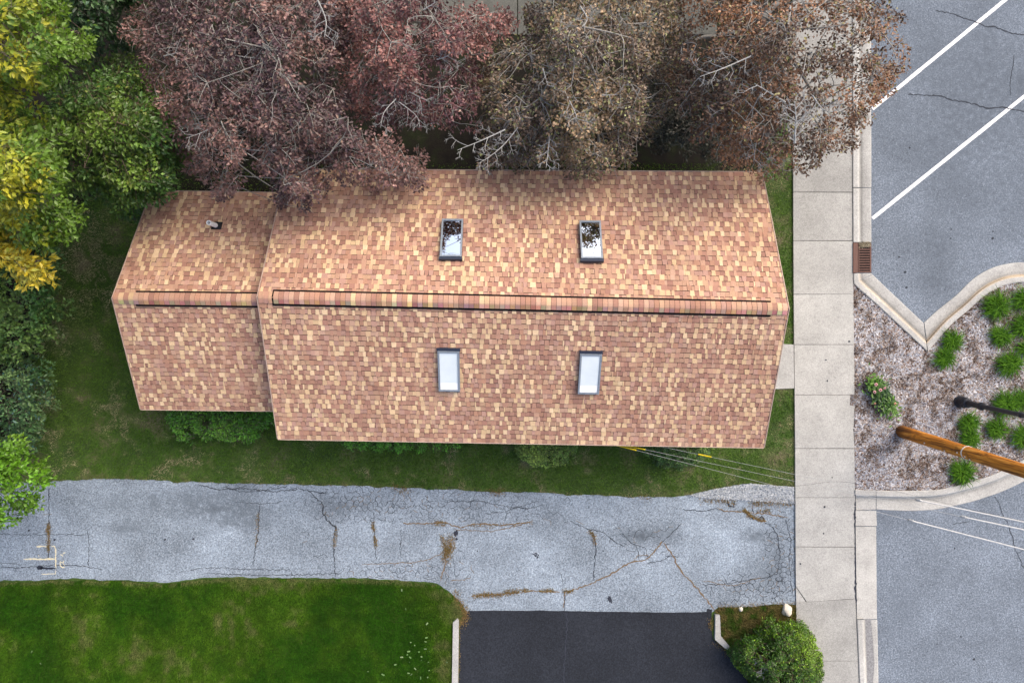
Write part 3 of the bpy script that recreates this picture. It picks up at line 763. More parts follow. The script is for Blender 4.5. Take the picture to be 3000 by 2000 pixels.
PAL = [srgb(172, 133, 115), srgb(164, 125, 109), srgb(182, 145, 124), srgb(158, 119, 105), srgb(176, 140, 126), srgb(172, 132, 111), srgb(188, 154, 134), srgb(186, 152, 126), srgb(180, 144, 122)]
LIGHT = [srgb(210, 182, 146), srgb(204, 175, 139), srgb(216, 189, 155), srgb(198, 168, 136)]
def lerp4(q, u, v):
    a = q[0].lerp(q[1], u); b = q[3].lerp(q[2], u); return a.lerp(b, v)
def shingle_slope(mb, dk, q, rows, tabw, seed, v_end=1.0):
    """q = eave left, eave right, ridge right, ridge left (world)"""
    rg = random.Random(seed)
    nrm = (q[1] - q[0]).cross(q[3] - q[0]).normalized()
    if nrm.z < 0: nrm = -nrm
    # deck
    top = [p + nrm * -.004 for p in q]; bot = [p - nrm * .11 for p in q]
    dk.add(top + bot, [(0, 1, 2, 3), (7, 6, 5, 4), (0, 4, 5, 1), (1, 5, 6, 2), (2, 6, 7, 3), (3, 7, 4, 0)])
    Wd = (q[1] - q[0]).length
    for r in range(rows):
        v0 = r / rows * v_end; v1 = min(1, (r + .97) / rows * v_end)  # course gap bares the dark deck to draw a shadow line below each butt
        u = -rg.uniform(0, tabw) / Wd; raised = rg.random() < .5; was = False
        run = None
        while u < 1:
            w = tabw * rg.choice((.6, .8, .9, 1, 1, 1.1, 1.2, .85, .3)) / Wd
            u0 = max(u, 0); u1 = min(u + w, 1); u += w
            if u1 - u0 < .0004: continue
            raised = (not raised) if rg.random() < .75 else raised
            lit = raised and not was and rg.random() < .46; was = lit
            if lit: cc = rg.choice(LIGHT)
            elif raised: cc = rg.choice(PAL)
            else: cc = rg.choice(PAL) if rg.random() < .96 else rg.choice(LIGHT)
            k = rg.uniform(.90, 1.02) * (1.02 if raised else .97); cc = tuple(x_ * k for x_ in cc)
            hh = (rg.uniform(.018, .024) if raised else rg.uniform(.008, .012))
            fl = rg.uniform(-.10, .10) * w if raised else 0
            g_ = .0016 / Wd
            vb = v0 if raised else v0 + .10 / rows
            A = lerp4(q, u0 + g_, vb); B = lerp4(q, u1 - g_, vb); C = lerp4(q, min(1, max(0, u1 - g_ + fl)), v1); D = lerp4(q, min(1, max(0, u0 + g_ - fl)), v1)
            vs_ = [A + nrm * hh, B + nrm * hh, C + nrm * .004, D + nrm * .004, A, B]
            mb.add(vs_, [(0, 1, 2, 3), (4, 5, 1, 0), (4, 0, 3), (5, 2, 1)], cc)
    return nrm

def make_roof(qs, rows, seed, hip=None):
    sh = MB(); dk = MB(); nr = []
    for i, q in enumerate(qs): nr.append(shingle_slope(sh, dk, q, rows[i], .118, seed + i))
    deck = dk.build("roof", M['feltshade'], house)
    o = sh.build("shingles", M['shingle'], deck)
    return deck, nr

mE = [P(840, 497, ZE), P(2232, 505, ZE), P(2310, 905, ZR), P(755, 870, ZR)]
mS = [P(815, 1285, ZE), P(2237, 1310, ZE), P(2310, 905, ZR), P(755, 870, ZR)]
deck, (nU, nD) = make_roof([mE, mS], (28, 29), 11)
aE = [P(445, 560, AE), P(842, 566, AE), P(790, 878, AR), P(330, 873, AR)]
aS = [P(413, 1198, AE), P(840, 1203, AE), P(790, 878, AR), P(330, 873, AR)]
adeck, (aU, aD) = make_roof([aE, aS], (25, 25), 31)

def trim(q, par, right=True, left=True):
    f_ = MB()
    nrm = Vector((0, 0, 1))
    def strip(a, b, out):
        d_ = (b - a); f_.box(a - Vector((0, 0, .125)) + out * .002, d_, out * .022, Vector((0, 0, .148)))
    ex = (q[1] - q[0]).normalized(); ey = Vector((-ex.y, ex.x, 0));
    if (q[3] - q[0]).dot(ey) > 0: ey = -ey
    strip(q[0], q[1], ey)
    if left: strip(q[0], q[3], -ex)
    if right: strip(q[1], q[2], ex)
    f_.build("fascia", M['fascia'], par)
trim(mE, deck); trim(mS, deck); trim(aE, adeck, False); trim(aS, adeck, False)

def ridge(a, b, nU, nD, par, u0, u1, seed):
    """vent strip with black slots and a row of rounded cap shingles over it"""
    rg = random.Random(seed); ex = (b - a); L = ex.length; ex.normalize()
    def side(nrm):
        s = nrm.cross(ex); s = s if s.z < 0 else -s; return s.normalized()
    sU, sD = side(nU), side(nD)
    vb = MB()
    for s, nn in ((sU, nU), (sD, nD)):
        vb.box(a + ex * (L * u0) + nn * .006, ex * (L * (u1 - u0)), s * .205, nn * .032)
    vb.build("ridge_vent", M['black'], par)
    cb = MB(); step = .128; k = int(L / step)
    for i in range(k):
        x0 = i * L / k; x1 = x0 + L / k * .94; x1 = min(x1, L)  # gap bares the dark layer below, shaped to imitate shadow lines between caps
        on = u0 * L - .05 < x0 < u1 * L - .02
        lift = .050 if on else .030; hw = .148 if on else .15
        cc = rg.choice(LIGHT) if rg.random() < .12 else rg.choice(PAL)
        kk = rg.uniform(.86, 1.04); cc = tuple(c_ * kk for c_ in cc); cd = tuple(c_ * rg.choice((.72, .9, 1)) for c_ in cc)
        prof = []
        for t in (-1, -.75, -.45, -.2, 0, .2, .45, .75, 1):
            s, nn = (sU, nU) if t < 0 else (sD, nD)
            up = nn.lerp((nU + nD).normalized(), max(0, 1 - abs(t) * 2.2))
            prof.append(s * (abs(t) * hw) + up.normalized() * (lift - (.012 if abs(t) < .1 else 0)))
        m_ = len(prof)
        A = [a + ex * x0 + p + Vector((0, 0, .006)) for p in prof]; B = [a + ex * x1 + p for p in prof]
        A0 = [a + ex * x0 + p - Vector((0, 0, .004)) for p in prof]
        base = len(cb.v)
        cb.add(A + B + A0, [(j, j + 1, m_ + j + 1, m_ + j) for j in range(m_ - 1)] + [(2 * m_ + j, 2 * m_ + j + 1, j + 1, j) for j in range(m_ - 1)], cc)
        for j in range(3): cb.c[base + j * 1 + 6] = cd; cb.c[base + m_ + 6 + j] = cd
    cb.build("ridge_cap", M['shingle'], par)
ridge(P(757, 870, ZR), P(2308, 905, ZR), nU, nD, deck, .026, .969, 3)
ridge(P(332, 873, AR), P(768, 878, AR), aU, aD, adeck, .145, 1.0, 5)

# walls under the roofs, with door and windows on the sides a passer-by would see
wl = MB()
x0, x1 = P(880, 0, ZE).x, P(2190, 0, ZE).x; y1, y0 = P(0, 545, ZE).y, P(0, 1250, ZE).y; ym = P(0, 888, ZR).y
wl.box((x0, y0, -.05), (x1 - x0, 0, 0), (0, y1 - y0, 0), (0, 0, 3.18))
for xx in (x0, x1):
    e = .02 if xx == x1 else -.02
    wl.add([(xx, y0, 3.13), (xx, y1, 3.13), (xx, ym, 4.78), (xx - e * 8, y0, 3.13), (xx - e * 8, y1, 3.13), (xx - e * 8, ym, 4.78)], [(0, 1, 2), (5, 4, 3), (0, 3, 4, 1), (1, 4, 5, 2), (2, 5, 3, 0)])
wl.build("wall", M['wall'], house)
ax0 = P(480, 0, AE).x; ay1, ay0 = P(0, 600, AE).y, P(0, 1165, AE).y
w2 = MB(); w2.box((ax0, ay0, -.05), (x0 - ax0 - .003, 0, 0), (0, ay1 - ay0, 0), (0, 0, 3.02))
w2.add([(ax0, ay0, 2.97), (ax0, ay1, 2.97), (ax0, ym, 4.40), (ax0 + .15, ay0, 2.97), (ax0 + .15, ay1, 2.97), (ax0 + .15, ym, 4.40)], [(0, 1, 2), (5, 4, 3), (0, 3, 4, 1), (1, 4, 5, 2), (2, 5, 3, 0)])
w2.build("wall", M['wall'], house)
yc = P(0, 1072, .1).y
dr = MB(); dr.box((x1 + .003, yc - .48, .1), (.05, 0, 0), (0, .96, 0), (0, 0, 2.05)); dr = dr.build("door", M['door'], house)
hd = MB(); hd.tube([(x1 + .06, yc + .36, 1.05), (x1 + .11, yc + .36, 1.05), (x1 + .11, yc + .25, 1.05)], .014, 8); hd.build("handle", M['steel'], dr)
def window(c, ex, out, w=1.2, h=1.2, zb=1.0):
    f_ = MB(); c = Vector(c); ex = Vector(ex); out = Vector(out)
    for (a, b, ww, hh) in ((-w / 2, zb, w, .07), (-w / 2, zb + h - .07, w, .07), (-w / 2, zb + .07, .07, h - .14), (w / 2 - .07, zb + .07, .07, h - .14), (-.025, zb + .07, .05, h - .14)):
        f_.box(c + ex * a + Vector((0, 0, b)) + out * .003, ex * ww, out * .05, Vector((0, 0, hh)))
    f_ = f_.build("window", M['white'], house)
    p_ = MB(); p_.box(c + ex * (-w / 2 + .06) + Vector((0, 0, zb + .06)) + out * .002, ex * (w - .12), out * .02, Vector((0, 0, h - .12))); p_.build("pane", M['winglass'], f_)
for xx in (-4.0, 0.2, 4.2): window((xx, y0, 0), (1, 0, 0), (0, -1, 0))
window((x1, yc + 2.4, 0), (0, 1, 0), (1, 0, 0)); window((ax0, (ay0 + ay1) / 2, 0), (0, 1, 0), (-1, 0, 0))

def on_plane(px, py, p0, nrm, off=0.0):
    o = Vector((0, 0, H)); d_ = P(px, py, 0) - o
    return o + d_ * ((p0 + nrm * off - o).dot(nrm) / d_.dot(nrm))
def skylight(cpx, q, nrm, glass):
    ex = (q[1] - q[0]).normalized(); ey = (q[3] - q[0]); ey = (ey - ex * ey.dot(ex)).normalized()
    c = on_plane(cpx[0], cpx[1], q[0], nrm, .12) - nrm * .12
    w, l = .56, 1.17
    cb = MB()
    cb.box(c - ex * (w / 2) - ey * (l / 2), ex * w, ey * l, nrm * .085)
    cb = cb.build("skylight", M['framedark'], house)
    fr_ = MB(); t = .045
    for (a, b, ww, hh) in ((-w / 2, -l / 2, w, t), (-w / 2, l / 2 - t, w, t), (-w / 2, -l / 2 + t, t, l - 2 * t), (w / 2 - t, -l / 2 + t, t, l - 2 * t)):
        fr_.box(c + ex * a + ey * b + nrm * .087, ex * ww, ey * hh, nrm * .035)
    fr_.build("frame", M['frame'], cb)
    hf = MB(); hf.box(c - ex * (w / 2 + .02) + ey * (l / 2 + .002), ex * (w + .04), ey * .065, nrm * .095)
    hf.build("flashing", M['framedark'], cb)
    pn = MB(); iw, il = w - 2 * t - .004, l - 2 * t - .004
    if glass:
        pn.box(c - ex * (iw / 2) - ey * (il / 2) + nrm * .087, ex * iw, ey * il, nrm * .016); pn.build("pane", M['glass'], cb)
    else:
        pn.box(c - ex * (iw / 2) - ey * (il / 2 - il * .19) + nrm * .087, ex * iw, ey * (il * .81), nrm * .016); pn.build("blind", M['blind'], cb)
        rl = MB(); rl.box(c - ex * (iw / 2) - ey * (il / 2) + nrm * .087, ex * iw, ey * (il * .188), nrm * .015); rl.build("blind_rail", M['rail'], cb)
skylight((1323, 695), mE, nU, True); skylight((1732, 700), mE, nU, True)
skylight((1315, 1089), mS, nD, False); skylight((1728, 1097), mS, nD, False)

vp = on_plane(636, 662, aE[0], aU)
bt = MB(); bt.tube([vp + Vector((0, 0, -.02)), vp + Vector((0, 0, .03)), vp + Vector((0, 0, .10))], [.12, .115, .065], 20)
exA = (aE[1] - aE[0]).normalized(); eyA = (aE[3] - aE[0]); eyA = (eyA - exA * eyA.dot(exA)).normalized()
bt.box(vp - exA * .13 - eyA * .11 + aU * .02, exA * .27, eyA * .24, aU * .012)
pip = MB()
ring = 24; vo = []
for (r_, z_) in ((.064, 0), (.064, .52), (.046, .52), (.046, .1)):
    for k in range(ring): vo.append(vp + Vector((r_ * math.cos(2 * math.pi * k / ring), r_ * math.sin(2 * math.pi * k / ring), z_)))
pip.add(vo, [(a * ring + k, a * ring + (k + 1) % ring, (a + 1) * ring + (k + 1) % ring, (a + 1) * ring + k) for a in range(3) for k in range(ring)] + [tuple(3 * ring + k for k in range(ring))])
pv = pip.build("vent_pipe", M['pvc'], house); bt.build("boot", M['rubber'], pv)

# ------------------------------------------------------------------ things beside the road
# storm drain
dn = empty("storm_drain", P(2527, 755, 0)); tag(dn, "rusty cast iron storm drain inlet with slotted grate set in the kerb", "storm drain")
z = .03
hb = MB(); hb.poly(W([(2500, 711), (2513.5, 711), (2513.5, 799), (2500, 799)], .15), -.04, .15); hb.build("hood", M['rust'], dn)
pit = MB(); pit.poly(W([(2514, 711), (2553, 711), (2553, 799), (2514, 799)], .006), -.05, .006); pit.build("pit", M['dark'], dn)
gr = MB()
for q in ([(2515, 712), (2517.5, 712), (2517.5, 798), (2515, 798)], [(2549, 712), (2553, 712), (2553, 798), (2549, 798)], [(2517.5, 712), (2549, 712), (2549, 718), (2517.5, 718)], [(2517.5, 794), (2549, 794), (2549, 798), (2517.5, 798)]):
    gr.poly(W(q, z), .008, z)
for i in range(10):
    yy = 721.5 + i * 7.3; gr.poly(W([(2517.6, yy), (2548.9, yy), (2548.9, yy + 3.2), (2517.6, yy + 3.2)], z - .002), .008, z - .002)
gr.build("grate", M['rust'], dn)
lf = np.random.default_rng(4); x = lf.normal(2532, 10, 260); y = lf.normal(716, 4, 260); k_ = (x > 2516) & (x < 2552) & (y > 708); x, y = x[k_], y[k_]
chips("drain_litter", x, y, z + .004, .05, .012, mixc((.16, .13, .08), (.40, .36, .26), lf.random(len(x))), 6)

# edging kerbs of the sealed driveway
e1 = MB(); e1.poly(W([(1327, 1823), (1339, 1812), (1344, 1817), (1342, 2000), (1341, 2300), (1323, 2300), (1324, 2000)], .16), 0, .16)
tag(e1.build("edging_kerb", M['conc']), "straight concrete edging kerb between the lush lawn and the sealed driveway", "kerb", "concrete edging kerbs")
e2 = MB(); e2.poly(W([(2096, 1801), (2109, 1801), (2111, 1834), (2096, 1834)], .16), 0, .16); e2.poly(W([(2096, 1835), (2111, 1835), (2112, 1862), (2138, 1893), (2138, 1910), (2095, 1873)], .165), 0, .165)
tag(e2.build("edging_kerb", M['conc']), "bent concrete edging kerb beside the brown grass verge and big clipped shrub", "kerb", "concrete edging kerbs")

def rock(c, r, label, seed):
    me = bpy.data.meshes.new("rock"); bm = bmesh.new(); bmesh.ops.create_icosphere(bm, subdivisions=3, radius=1)
    rg = np.random.default_rng(seed); o_ = rg.uniform(0, 50, 2)
    for v in bm.verts:
        k = .78 + .5 * float(vnoise(np.array([v.co.x * 1.4 + o_[0] + v.co.z]), np.array([v.co.y * 1.4 + o_[1]]), 3)[0])
        v.co = Vector((v.co.x * r[0] * k, v.co.y * r[1] * k, max(v.co.z, -.4) * r[2] * k))
    bm.to_mesh(me); bm.free(); me.materials.append(M['rock'])
    ob = link(bpy.data.objects.new("rock", me)); ob.location = P(*c, .06 + r[2] * .3); tag(ob, label, "rock")
rock((2305, 1787), (.16, .19, .15), "large pale rock on the verge corner by the sidewalk", 3)
rock((2170, 1783), (.065, .07, .06), "small pale stone at the edge of the old driveway and verge", 5)

# utility pole: bark-brown, leaning slightly
pb = P(2637, 1262, 0); tip = P(3000, 1378, 6.1)
pxw = pb.copy(); topz = 11.0
kx = (P(3000, 1378, (lambda: 0)() ) - pb)
# height at which the axis crosses the right edge of the frame, for an upright pole
zc_edge = H - pb.x * F / 1500
edge_pt = P(3000, 1379, zc_edge)
axis = (edge_pt - pb); axis = axis / axis.z
pole = empty("utility_pole", pb); tag(pole, "weathered orange brown wooden utility pole rising from the mulch bed", "utility pole")
pm = bpy.data.meshes.new("shaft"); bm = bmesh.new(); rings = 60; seg = 28
rg_ = np.random.default_rng(8)
vv = []
for i in range(rings + 1):
    zz = topz * i / rings; r0 = .20 - .0055 * zz
    row = []
    for k in range(seg):
        t = 2 * math.pi * k / seg
        r_ = r0 * (1 + .03 * (float(vnoise(np.array([k * .9 + 3]), np.array([zz * .35]), 2)[0]) - .5))
        row.append(bm.verts.new((axis.x * zz + r_ * math.cos(t), axis.y * zz + r_ * math.sin(t), zz)))
    vv.append(row)
for i in range(rings):
    for k in range(seg): bm.faces.new((vv[i][k], vv[i][(k + 1) % seg], vv[i + 1][(k + 1) % seg], vv[i + 1][k]))
bm.faces.new(vv[-1])
bm.to_mesh(pm); bm.free(); pm.materials.append(M['pole'])
for p_ in pm.polygons: p_.use_smooth = True
sh_o = bpy.data.objects.new("shaft", pm); scn.collection.objects.link(sh_o); sh_o.parent = pole
def pole_at(z): return pb + axis * z
bd = MB(); zz = 3.25; bd.tube([pole_at(zz), pole_at(zz + .035)], .20 - .0055 * zz + .008, 28); bd.build("band", M['sleevew'], pole)
for ang, z_ in ((200, 1.6), (235, 2.25), (215, 2.5), (240, 2.95), (205, 3.4), (222, 3.55), (190, 3.1)):
    st = MB(); a_ = R(ang); r_ = .2 - .0055 * z_; o_ = Vector((math.cos(a_), math.sin(a_), 0)); st.tube([pole_at(z_) + o_ * (r_ - .01), pole_at(z_) + o_ * (r_ + .014)], .02, 10); st.build("bolt_head", M['sleevew'], pole)
ca = MB(); pt = pole_at(10.2); cdir = Vector((-.35, .94, 0)); ca.box(pt - cdir * 1.1 + Vector((-.06, 0, 0)), cdir * 2.2, Vector((.12, .04, 0)), Vector((0, 0, .14))); ca.build("crossarm", M['pole'], pole)
sr = MB(); ps = pole_at(9.0); sr.box(ps + Vector((-.24, -.3, -.25)), (.05, 0, 0), (0, .12, 0), (0, 0, .6)); sr.build("wire_rack", M['steel'], pole)

# lamp post
lb = P(2812, 1176, ZB); lz = H - lb.x * F / 1500; le = P(3000, 1217, lz); lax = (le - lb); lax = lax / lax.z
lamp = empty("lamp_post", lb); tag(lamp, "black cast metal lamp post with bell shaped base in the mulch bed", "lamp post")
def la(z): return lb + lax * z
def lathe(prof, nm, m, par, n_=28):
    mb = MB(); mb.tube([la(z_) for _, z_ in prof], [r_ for r_, _ in prof], n_); return mb.build(nm, m, par, smooth=False)
bs = lathe([(.205, 0), (.205, .05), (.185, .07), (.18, .10), (.175, .26), (.15, .33), (.155, .36), (.155, .39), (.115, .43)], "base", M['lamp'], lamp)
lathe([(.10, .43), (.095, .62), (.088, .95)], "pedestal", M['lamp'], lamp)
lathe([(.105, .95), (.125, .98), (.125, 1.03), (.105, 1.08), (.08, 1.12)], "collar", M['lamp'], lamp)
lathe([(.074, 1.12), (.066, 2.6), (.062, 2.601)], "shaft", M['lamp'], lamp)
lathe([(.08, 2.6), (.085, 2.63), (.085, 2.67), (.068, 2.70)], "ring", M['lamp'], lamp)
lathe([(.060, 2.7), (.052, 4.1), (.10, 4.15), (.12, 4.2)], "upper_shaft", M['lamp'], lamp)
ln = lathe([(.12, 4.2), (.2, 4.35), (.22, 4.6), (.16, 4.75)], "lantern", M['lampglass'], lamp)
lathe([(.25, 4.75), (.2, 4.82), (.08, 4.95), (.02, 5.1)], "lantern_cap", M['lamp'], lamp)

# service wires between the house and the pole
def service(label, a, b_px, zb, sleeve, thick_px, sag, connz):
    A = P(*a, 2.75); B = P(*b_px, zb)
    k = 40; pts = [A.lerp(B, i / k) - Vector((0, 0, sag * 4 * (i / k) * (1 - i / k))) for i in range(k + 1)]
    def t_at(px):
        for i, p_ in enumerate(pts):
            if 1500 + p_.x * F / (H - p_.z) >= px: return i
        return k
    def at(px):
        i = t_at(px); i = max(1, i); p0, p1 = pts[i - 1], pts[i]; f0, f1 = (1500 + p_.x * F / (H - p_.z) for p_ in (p0, p1)); return i, p0.lerp(p1, (px - f0) / (f1 - f0))
    root = empty("service_wire", A); tag(root, label, "wire", "service wires to the house")
    w = MB(); w.tube(pts, .0042, 6); w.build("strand", M['wire'], root)
    i0, q0 = at(sleeve[0]); i1, q1 = at(sleeve[1]); s = MB(); s.tube([q0, q0.lerp(q1, .5), q1], .019, 8); s.build("yellow_sleeve", M['yellow'], root)
    i0, q0 = at(thick_px); s = MB(); s.tube([q0] + pts[i0:], .014, 8); s.build("insulation", M['sleevew'], root)
    cn = MB(); e = (pts[min(i0 + 1, k)] - q0).normalized(); cn.tube([q0 - e * .06, q0 - e * .03, q0 + e * .04, q0 + e * .07], [.012, .03, .03, .012], 8); cn.build("connector", M['steel'], root)
pe = pole_at(9.0); pp = (1500 + pe.x * F / (H - pe.z), 1000 - pe.y * F / (H - pe.z))
def line_end(p0, p1, px): return (px, p0[1] + (p1[1] - p0[1]) * (px - p0[0]) / (p1[0] - p0[0]))
EX = pp[0] - 20
service("lowest service wire, longest white sleeve, crossing the road to yellow sleeve at the eave", (1800, 1302), line_end((2000, 1352), (3000, 1609), EX), 9.0, (1800, 1864), 2668, .02, 0)
service("middle service wire with yellow sleeve nearest the round shrub under the eave", (1822, 1302), line_end((1891, 1315), (3000, 1551), EX), 9.0, (1822, 1890), 2822, .02, 0)
service("upper service wire whose short yellow sleeve hangs over the dark clipped shrub", (1900, 1300), line_end((2085, 1334), (3000, 1527), EX), 9.0, (2046, 2084), 2690, .0, 0)
sc2 = MB(); sc2.tube(dens([P(2090, 1440, 2.0), P(2332, 1423, 2.2), P(2459, 1410, 2.6), P(2595, 1432, 3.2), P(2690, 1454, 3.6), P(2830, 1487, 4.2), P(3200, 1573, 6.0)], 6), .003, 5)
tag(sc2.build("telephone_wire", M['hose']), "thin dark loose telephone wire sagging across the sidewalk", "wire")

# coiled hose behind the wing
hs = MB()
for i, r_ in enumerate((.34, .37, .31)):
    hs.tube([P(775 + 6 * i + r_ * 95 * math.cos(t), 572 - 3 * i + r_ * 95 * math.sin(t), .5 + .05 * i + .03 * math.sin(3 * t)) for t in np.linspace(0, 2 * math.pi, 36)], .012, 6)
hs.tube([P(740, 560, .55), P(742, 580, .3), P(745, 600, .05)], .012, 6)
tag(hs.build("cable_coil", M['hose']), "coil of black cable hanging behind the wing of the house", "cable")

# ------------------------------------------------------------------ plants
def leaf_soup(name, pos, dr, nr, ln, wd, cols, parent, mat='leaf', droop=.12):
    n_ = len(pos)
    dr = dr / np.linalg.norm(dr, axis=1, keepdims=True)
    sd = np.cross(dr, nr); sd /= np.linalg.norm(sd, axis=1, keepdims=True) + 1e-9
    nn = np.cross(sd, dr)
    ln = ln[:, None]; wd = wd[:, None]
    v = np.zeros((n_, 4, 3))
    v[:, 0] = pos
    v[:, 1] = pos + dr * ln * .48 + sd * wd * .5 + nn * wd * .16
    v[:, 2] = pos + dr * ln - nn * ln * droop
    v[:, 3] = pos + dr * ln * .48 - sd * wd * .5 + nn * wd * .16
    t = np.array([[0, 1, 2], [0, 2, 3]])
    return raw_mesh(name, v.reshape(-1, 3), (np.arange(n_)[:, None, None] * 4 + t[None]).reshape(-1, 3), np.repeat(cols, 4, 0), M[mat], parent)

def bez(a, c, b, k):
    return [a * ((1 - t) ** 2) + c * (2 * t * (1 - t)) + b * (t * t) for t in np.linspace(0, 1, k)]

def fps(pts, k, rg):
    idx = [int(rg.integers(len(pts)))]; d_ = np.linalg.norm(pts - pts[idx[0]], axis=1)
    for _ in range(min(k, len(pts)) - 1):
        i = int(np.argmax(d_)); idx.append(i); d_ = np.minimum(d_, np.linalg.norm(pts - pts[i], axis=1))
    return idx

def plant(name, label, cat, base, poly, z_edge, z_top, nspray, lps, leaf, colf, seed, group=None, depth=1.2, slen=.5, swid=.24, trunk_r=.14, bark=(.30, .29, .27), fork=1.6,
          hole=.25, holes=80, twig=1.0, dead=(), flat=.6, clump=None, vert=0.0, core=0.0, sparse=None, flop=.5):
    """a woody plant: trunk and limbs that divide to leafy sprays filling a crown whose plan outline is poly"""
    rg = np.random.default_rng(seed); rr = random.Random(seed)
    poly_a = np.array(poly, float); cx, cy = poly_a.mean(0) if clump is None else clump
    root = empty(name, P(*base, 0)); tag(root, label, cat, group)
    ang = np.linspace(-np.pi, np.pi, 361); rad = np.zeros(361)
    for i, a in enumerate(ang):
        d_ = np.array((math.cos(a), math.sin(a)))
        for j in range(len(poly)):
            p = poly_a[j] - (cx, cy); e = poly_a[(j + 1) % len(poly)] - poly_a[j]
            den = d_[0] * e[1] - d_[1] * e[0]
            if abs(den) < 1e-9: continue
            t = (p[0] * e[1] - p[1] * e[0]) / den; s = (p[0] * d_[1] - p[1] * d_[0]) / den
            if t > 0 and -1e-6 <= s <= 1 + 1e-6: rad[i] = max(rad[i], t)
    lo = poly_a.min(0); hi = poly_a.max(0)
    S = []
    tries = 0
    while len(S) < nspray and tries < nspray * 30:
        tries += 1
        q = rg.uniform(lo, hi)
        if not in_poly(q[:1], q[1:], poly)[0]: continue
        a = math.atan2(q[1] - cy, q[0] - cx); r_ = math.hypot(q[0] - cx, q[1] - cy) / max(np.interp(a, ang, rad), 1)
        nz = vnoise(np.array([q[0] / holes + seed * 3.1]), np.array([q[1] / holes + seed]), 3)[0]
        if rg.random() < np.clip((.5 - nz) * 5 * hole * 2 + hole * .3, 0, .95): continue
        if sparse and rg.random() < sparse(q[0], q[1]): continue
        n5 = vnoise(np.array([q[0] / 55 + seed]), np.array([q[1] / 55 + 7 * seed]), 2)[0] - .5
        z = z_edge + (z_top - z_edge) * max(0, 1 - r_ * r_) ** .55 + n5 * depth * 1.1 - abs(rg.normal(0, depth * .45))
        if core: z = z_edge * rg.uniform(.1, 1) if r_ > 1 - core * rg.random() else z
        S.append(P(q[0], q[1], max(z, .12)))
    S = np.array([tuple(s) for s in S])
    b0 = np.array(P(*base, 0)); top = np.array([S[:, 0].mean() * .35 + b0[0] * .65, S[:, 1].mean() * .35 + b0[1] * .65, fork])
    out = S - np.array([top[0], top[1], 0]); out[:, 2] = 0
    nr_ = np.linalg.norm(out, axis=1, keepdims=True); out = out / (nr_ + 1e-6)
    rnd = rg.normal(0, flop, S.shape); rnd[:, 2] *= flat * .8
    D = out * .8 + rnd; D[:, 2] += vert + .12; D /= np.linalg.norm(D, axis=1, keepdims=True)
    # wood
    wd_ = MB(); tw = MB(); bk_ = tuple(bark)
    def jc(k=1.0): f = rr.uniform(.75, 1.2) * k; return tuple(c_ * f for c_ in bk_)
    tp_ = [Vector(b0 - np.array([0, 0, .05])), Vector(b0 * .6 + top * .4 + rg.normal(0, .04, 3)), Vector(top)]
    wd_.tube(tp_, [trunk_r * 1.25, trunk_r, trunk_r * .85], 10, jc(.8))
    L1 = fps(S, max(5, nspray // 55), rg); nodes = []; nrad = []
    for i in L1:
        e = Vector(S[i]) - Vector(D[i]) * slen * .5 - Vector((0, 0, .15)); a = Vector(top); c = a.lerp(e, .4) + Vector((0, 0, (e.z - a.z) * .35))
        pth = bez(a, c, e, 9); pth = [p + Vector(rg.normal(0, .05, 3)) * (0 if j in (0, 8) else 1) for j, p in enumerate(pth)]
        rs = [trunk_r * (.55 * (1 - j / 8) + .10) for j in range(9)]
        wd_.tube(pth, rs, 7, jc()); nodes += pth[2:]; nrad += rs[2:]
    for lev, cnt, kk in ((2, nspray // 7, 6), (3, len(S), 5)):
        na = np.array([tuple(p) for p in nodes]); ids = fps(S, cnt, rg) if lev == 2 else range(len(S))
        newn = []; newr = []
        for i in ids:
            e = S[i] - D[i] * slen * .45
            dd = np.linalg.norm(na - e, axis=1) + np.maximum(0, na[:, 2] - e[2]) * .8
            j = int(np.argmin(dd)); a = Vector(na[j]); e = Vector(e)
            if (e - a).length < .05: continue
            c = a.lerp(e, .5) + Vector(rg.normal(0, .10, 3)) * (e - a).length + Vector((0, 0, .08 * (e - a).length))
            pth = bez(a, c, e, kk); r0 = min(nrad[j] * .75, .035) if lev == 2 else .011 * twig
            rs = list(np.linspace(r0, .008 * twig, kk))
            (wd_ if lev == 2 else tw).tube(pth, rs, 5 if lev == 2 else 4, jc(), False)
            if lev == 2: newn += pth[1:]; newr += rs[1:]
        nodes += newn; nrad += newr
    for i in range(len(S)):
        s = Vector(S[i]); d_ = Vector(D[i]); a = s - d_ * slen * .45; e = s + d_ * slen * .5 - Vector((0, 0, .05))
        tw.tube(bez(a, s + Vector(rg.normal(0, .05, 3)), e, 4), [.009 * twig, .008 * twig, .006 * twig, .003 * twig], 4, jc(), False)
        for _ in range(2):
            t = rr.uniform(.2, .8); o_ = a.lerp(e, t); l_ = Vector((-d_.y, d_.x, rr.uniform(-.2, .4))) * rr.choice((-1, 1)) + d_ * .6
            tw.tube([o_, o_ + l_ * swid * .5 + Vector(rg.normal(0, .02, 3)), o_ + l_ * swid], [.006 * twig, .005 * twig, .003 * twig], 3, jc(), False)
    wd_.add(tw.v, tw.f); wd_.c[-len(tw.v):] = tw.c; wd_.build("trunk", M['bark'], root, smooth=True)
    # leaves
    n_ = len(S); k_ = lps
    sp_i = np.repeat(np.arange(n_), k_); t = rg.random(n_ * k_) ** .8
    d3 = D[sp_i]; lat = np.cross(d3, np.array([0, 0, 1.0])); lat /= np.linalg.norm(lat, axis=1, keepdims=True) + 1e-6
    sgn = rg.choice([-1, 1], n_ * k_)[:, None]; u = rg.random(n_ * k_)
    scl = rg.uniform(.75, 1.25, n_)[sp_i]
    pos = S[sp_i] + d3 * (slen * (t - .45) * scl)[:, None] + lat * sgn * (swid * (1.1 - t * .7) * u * scl)[:, None]
    pos[:, 2] += rg.normal(0, .05, n_ * k_) - .10 * t ** 2
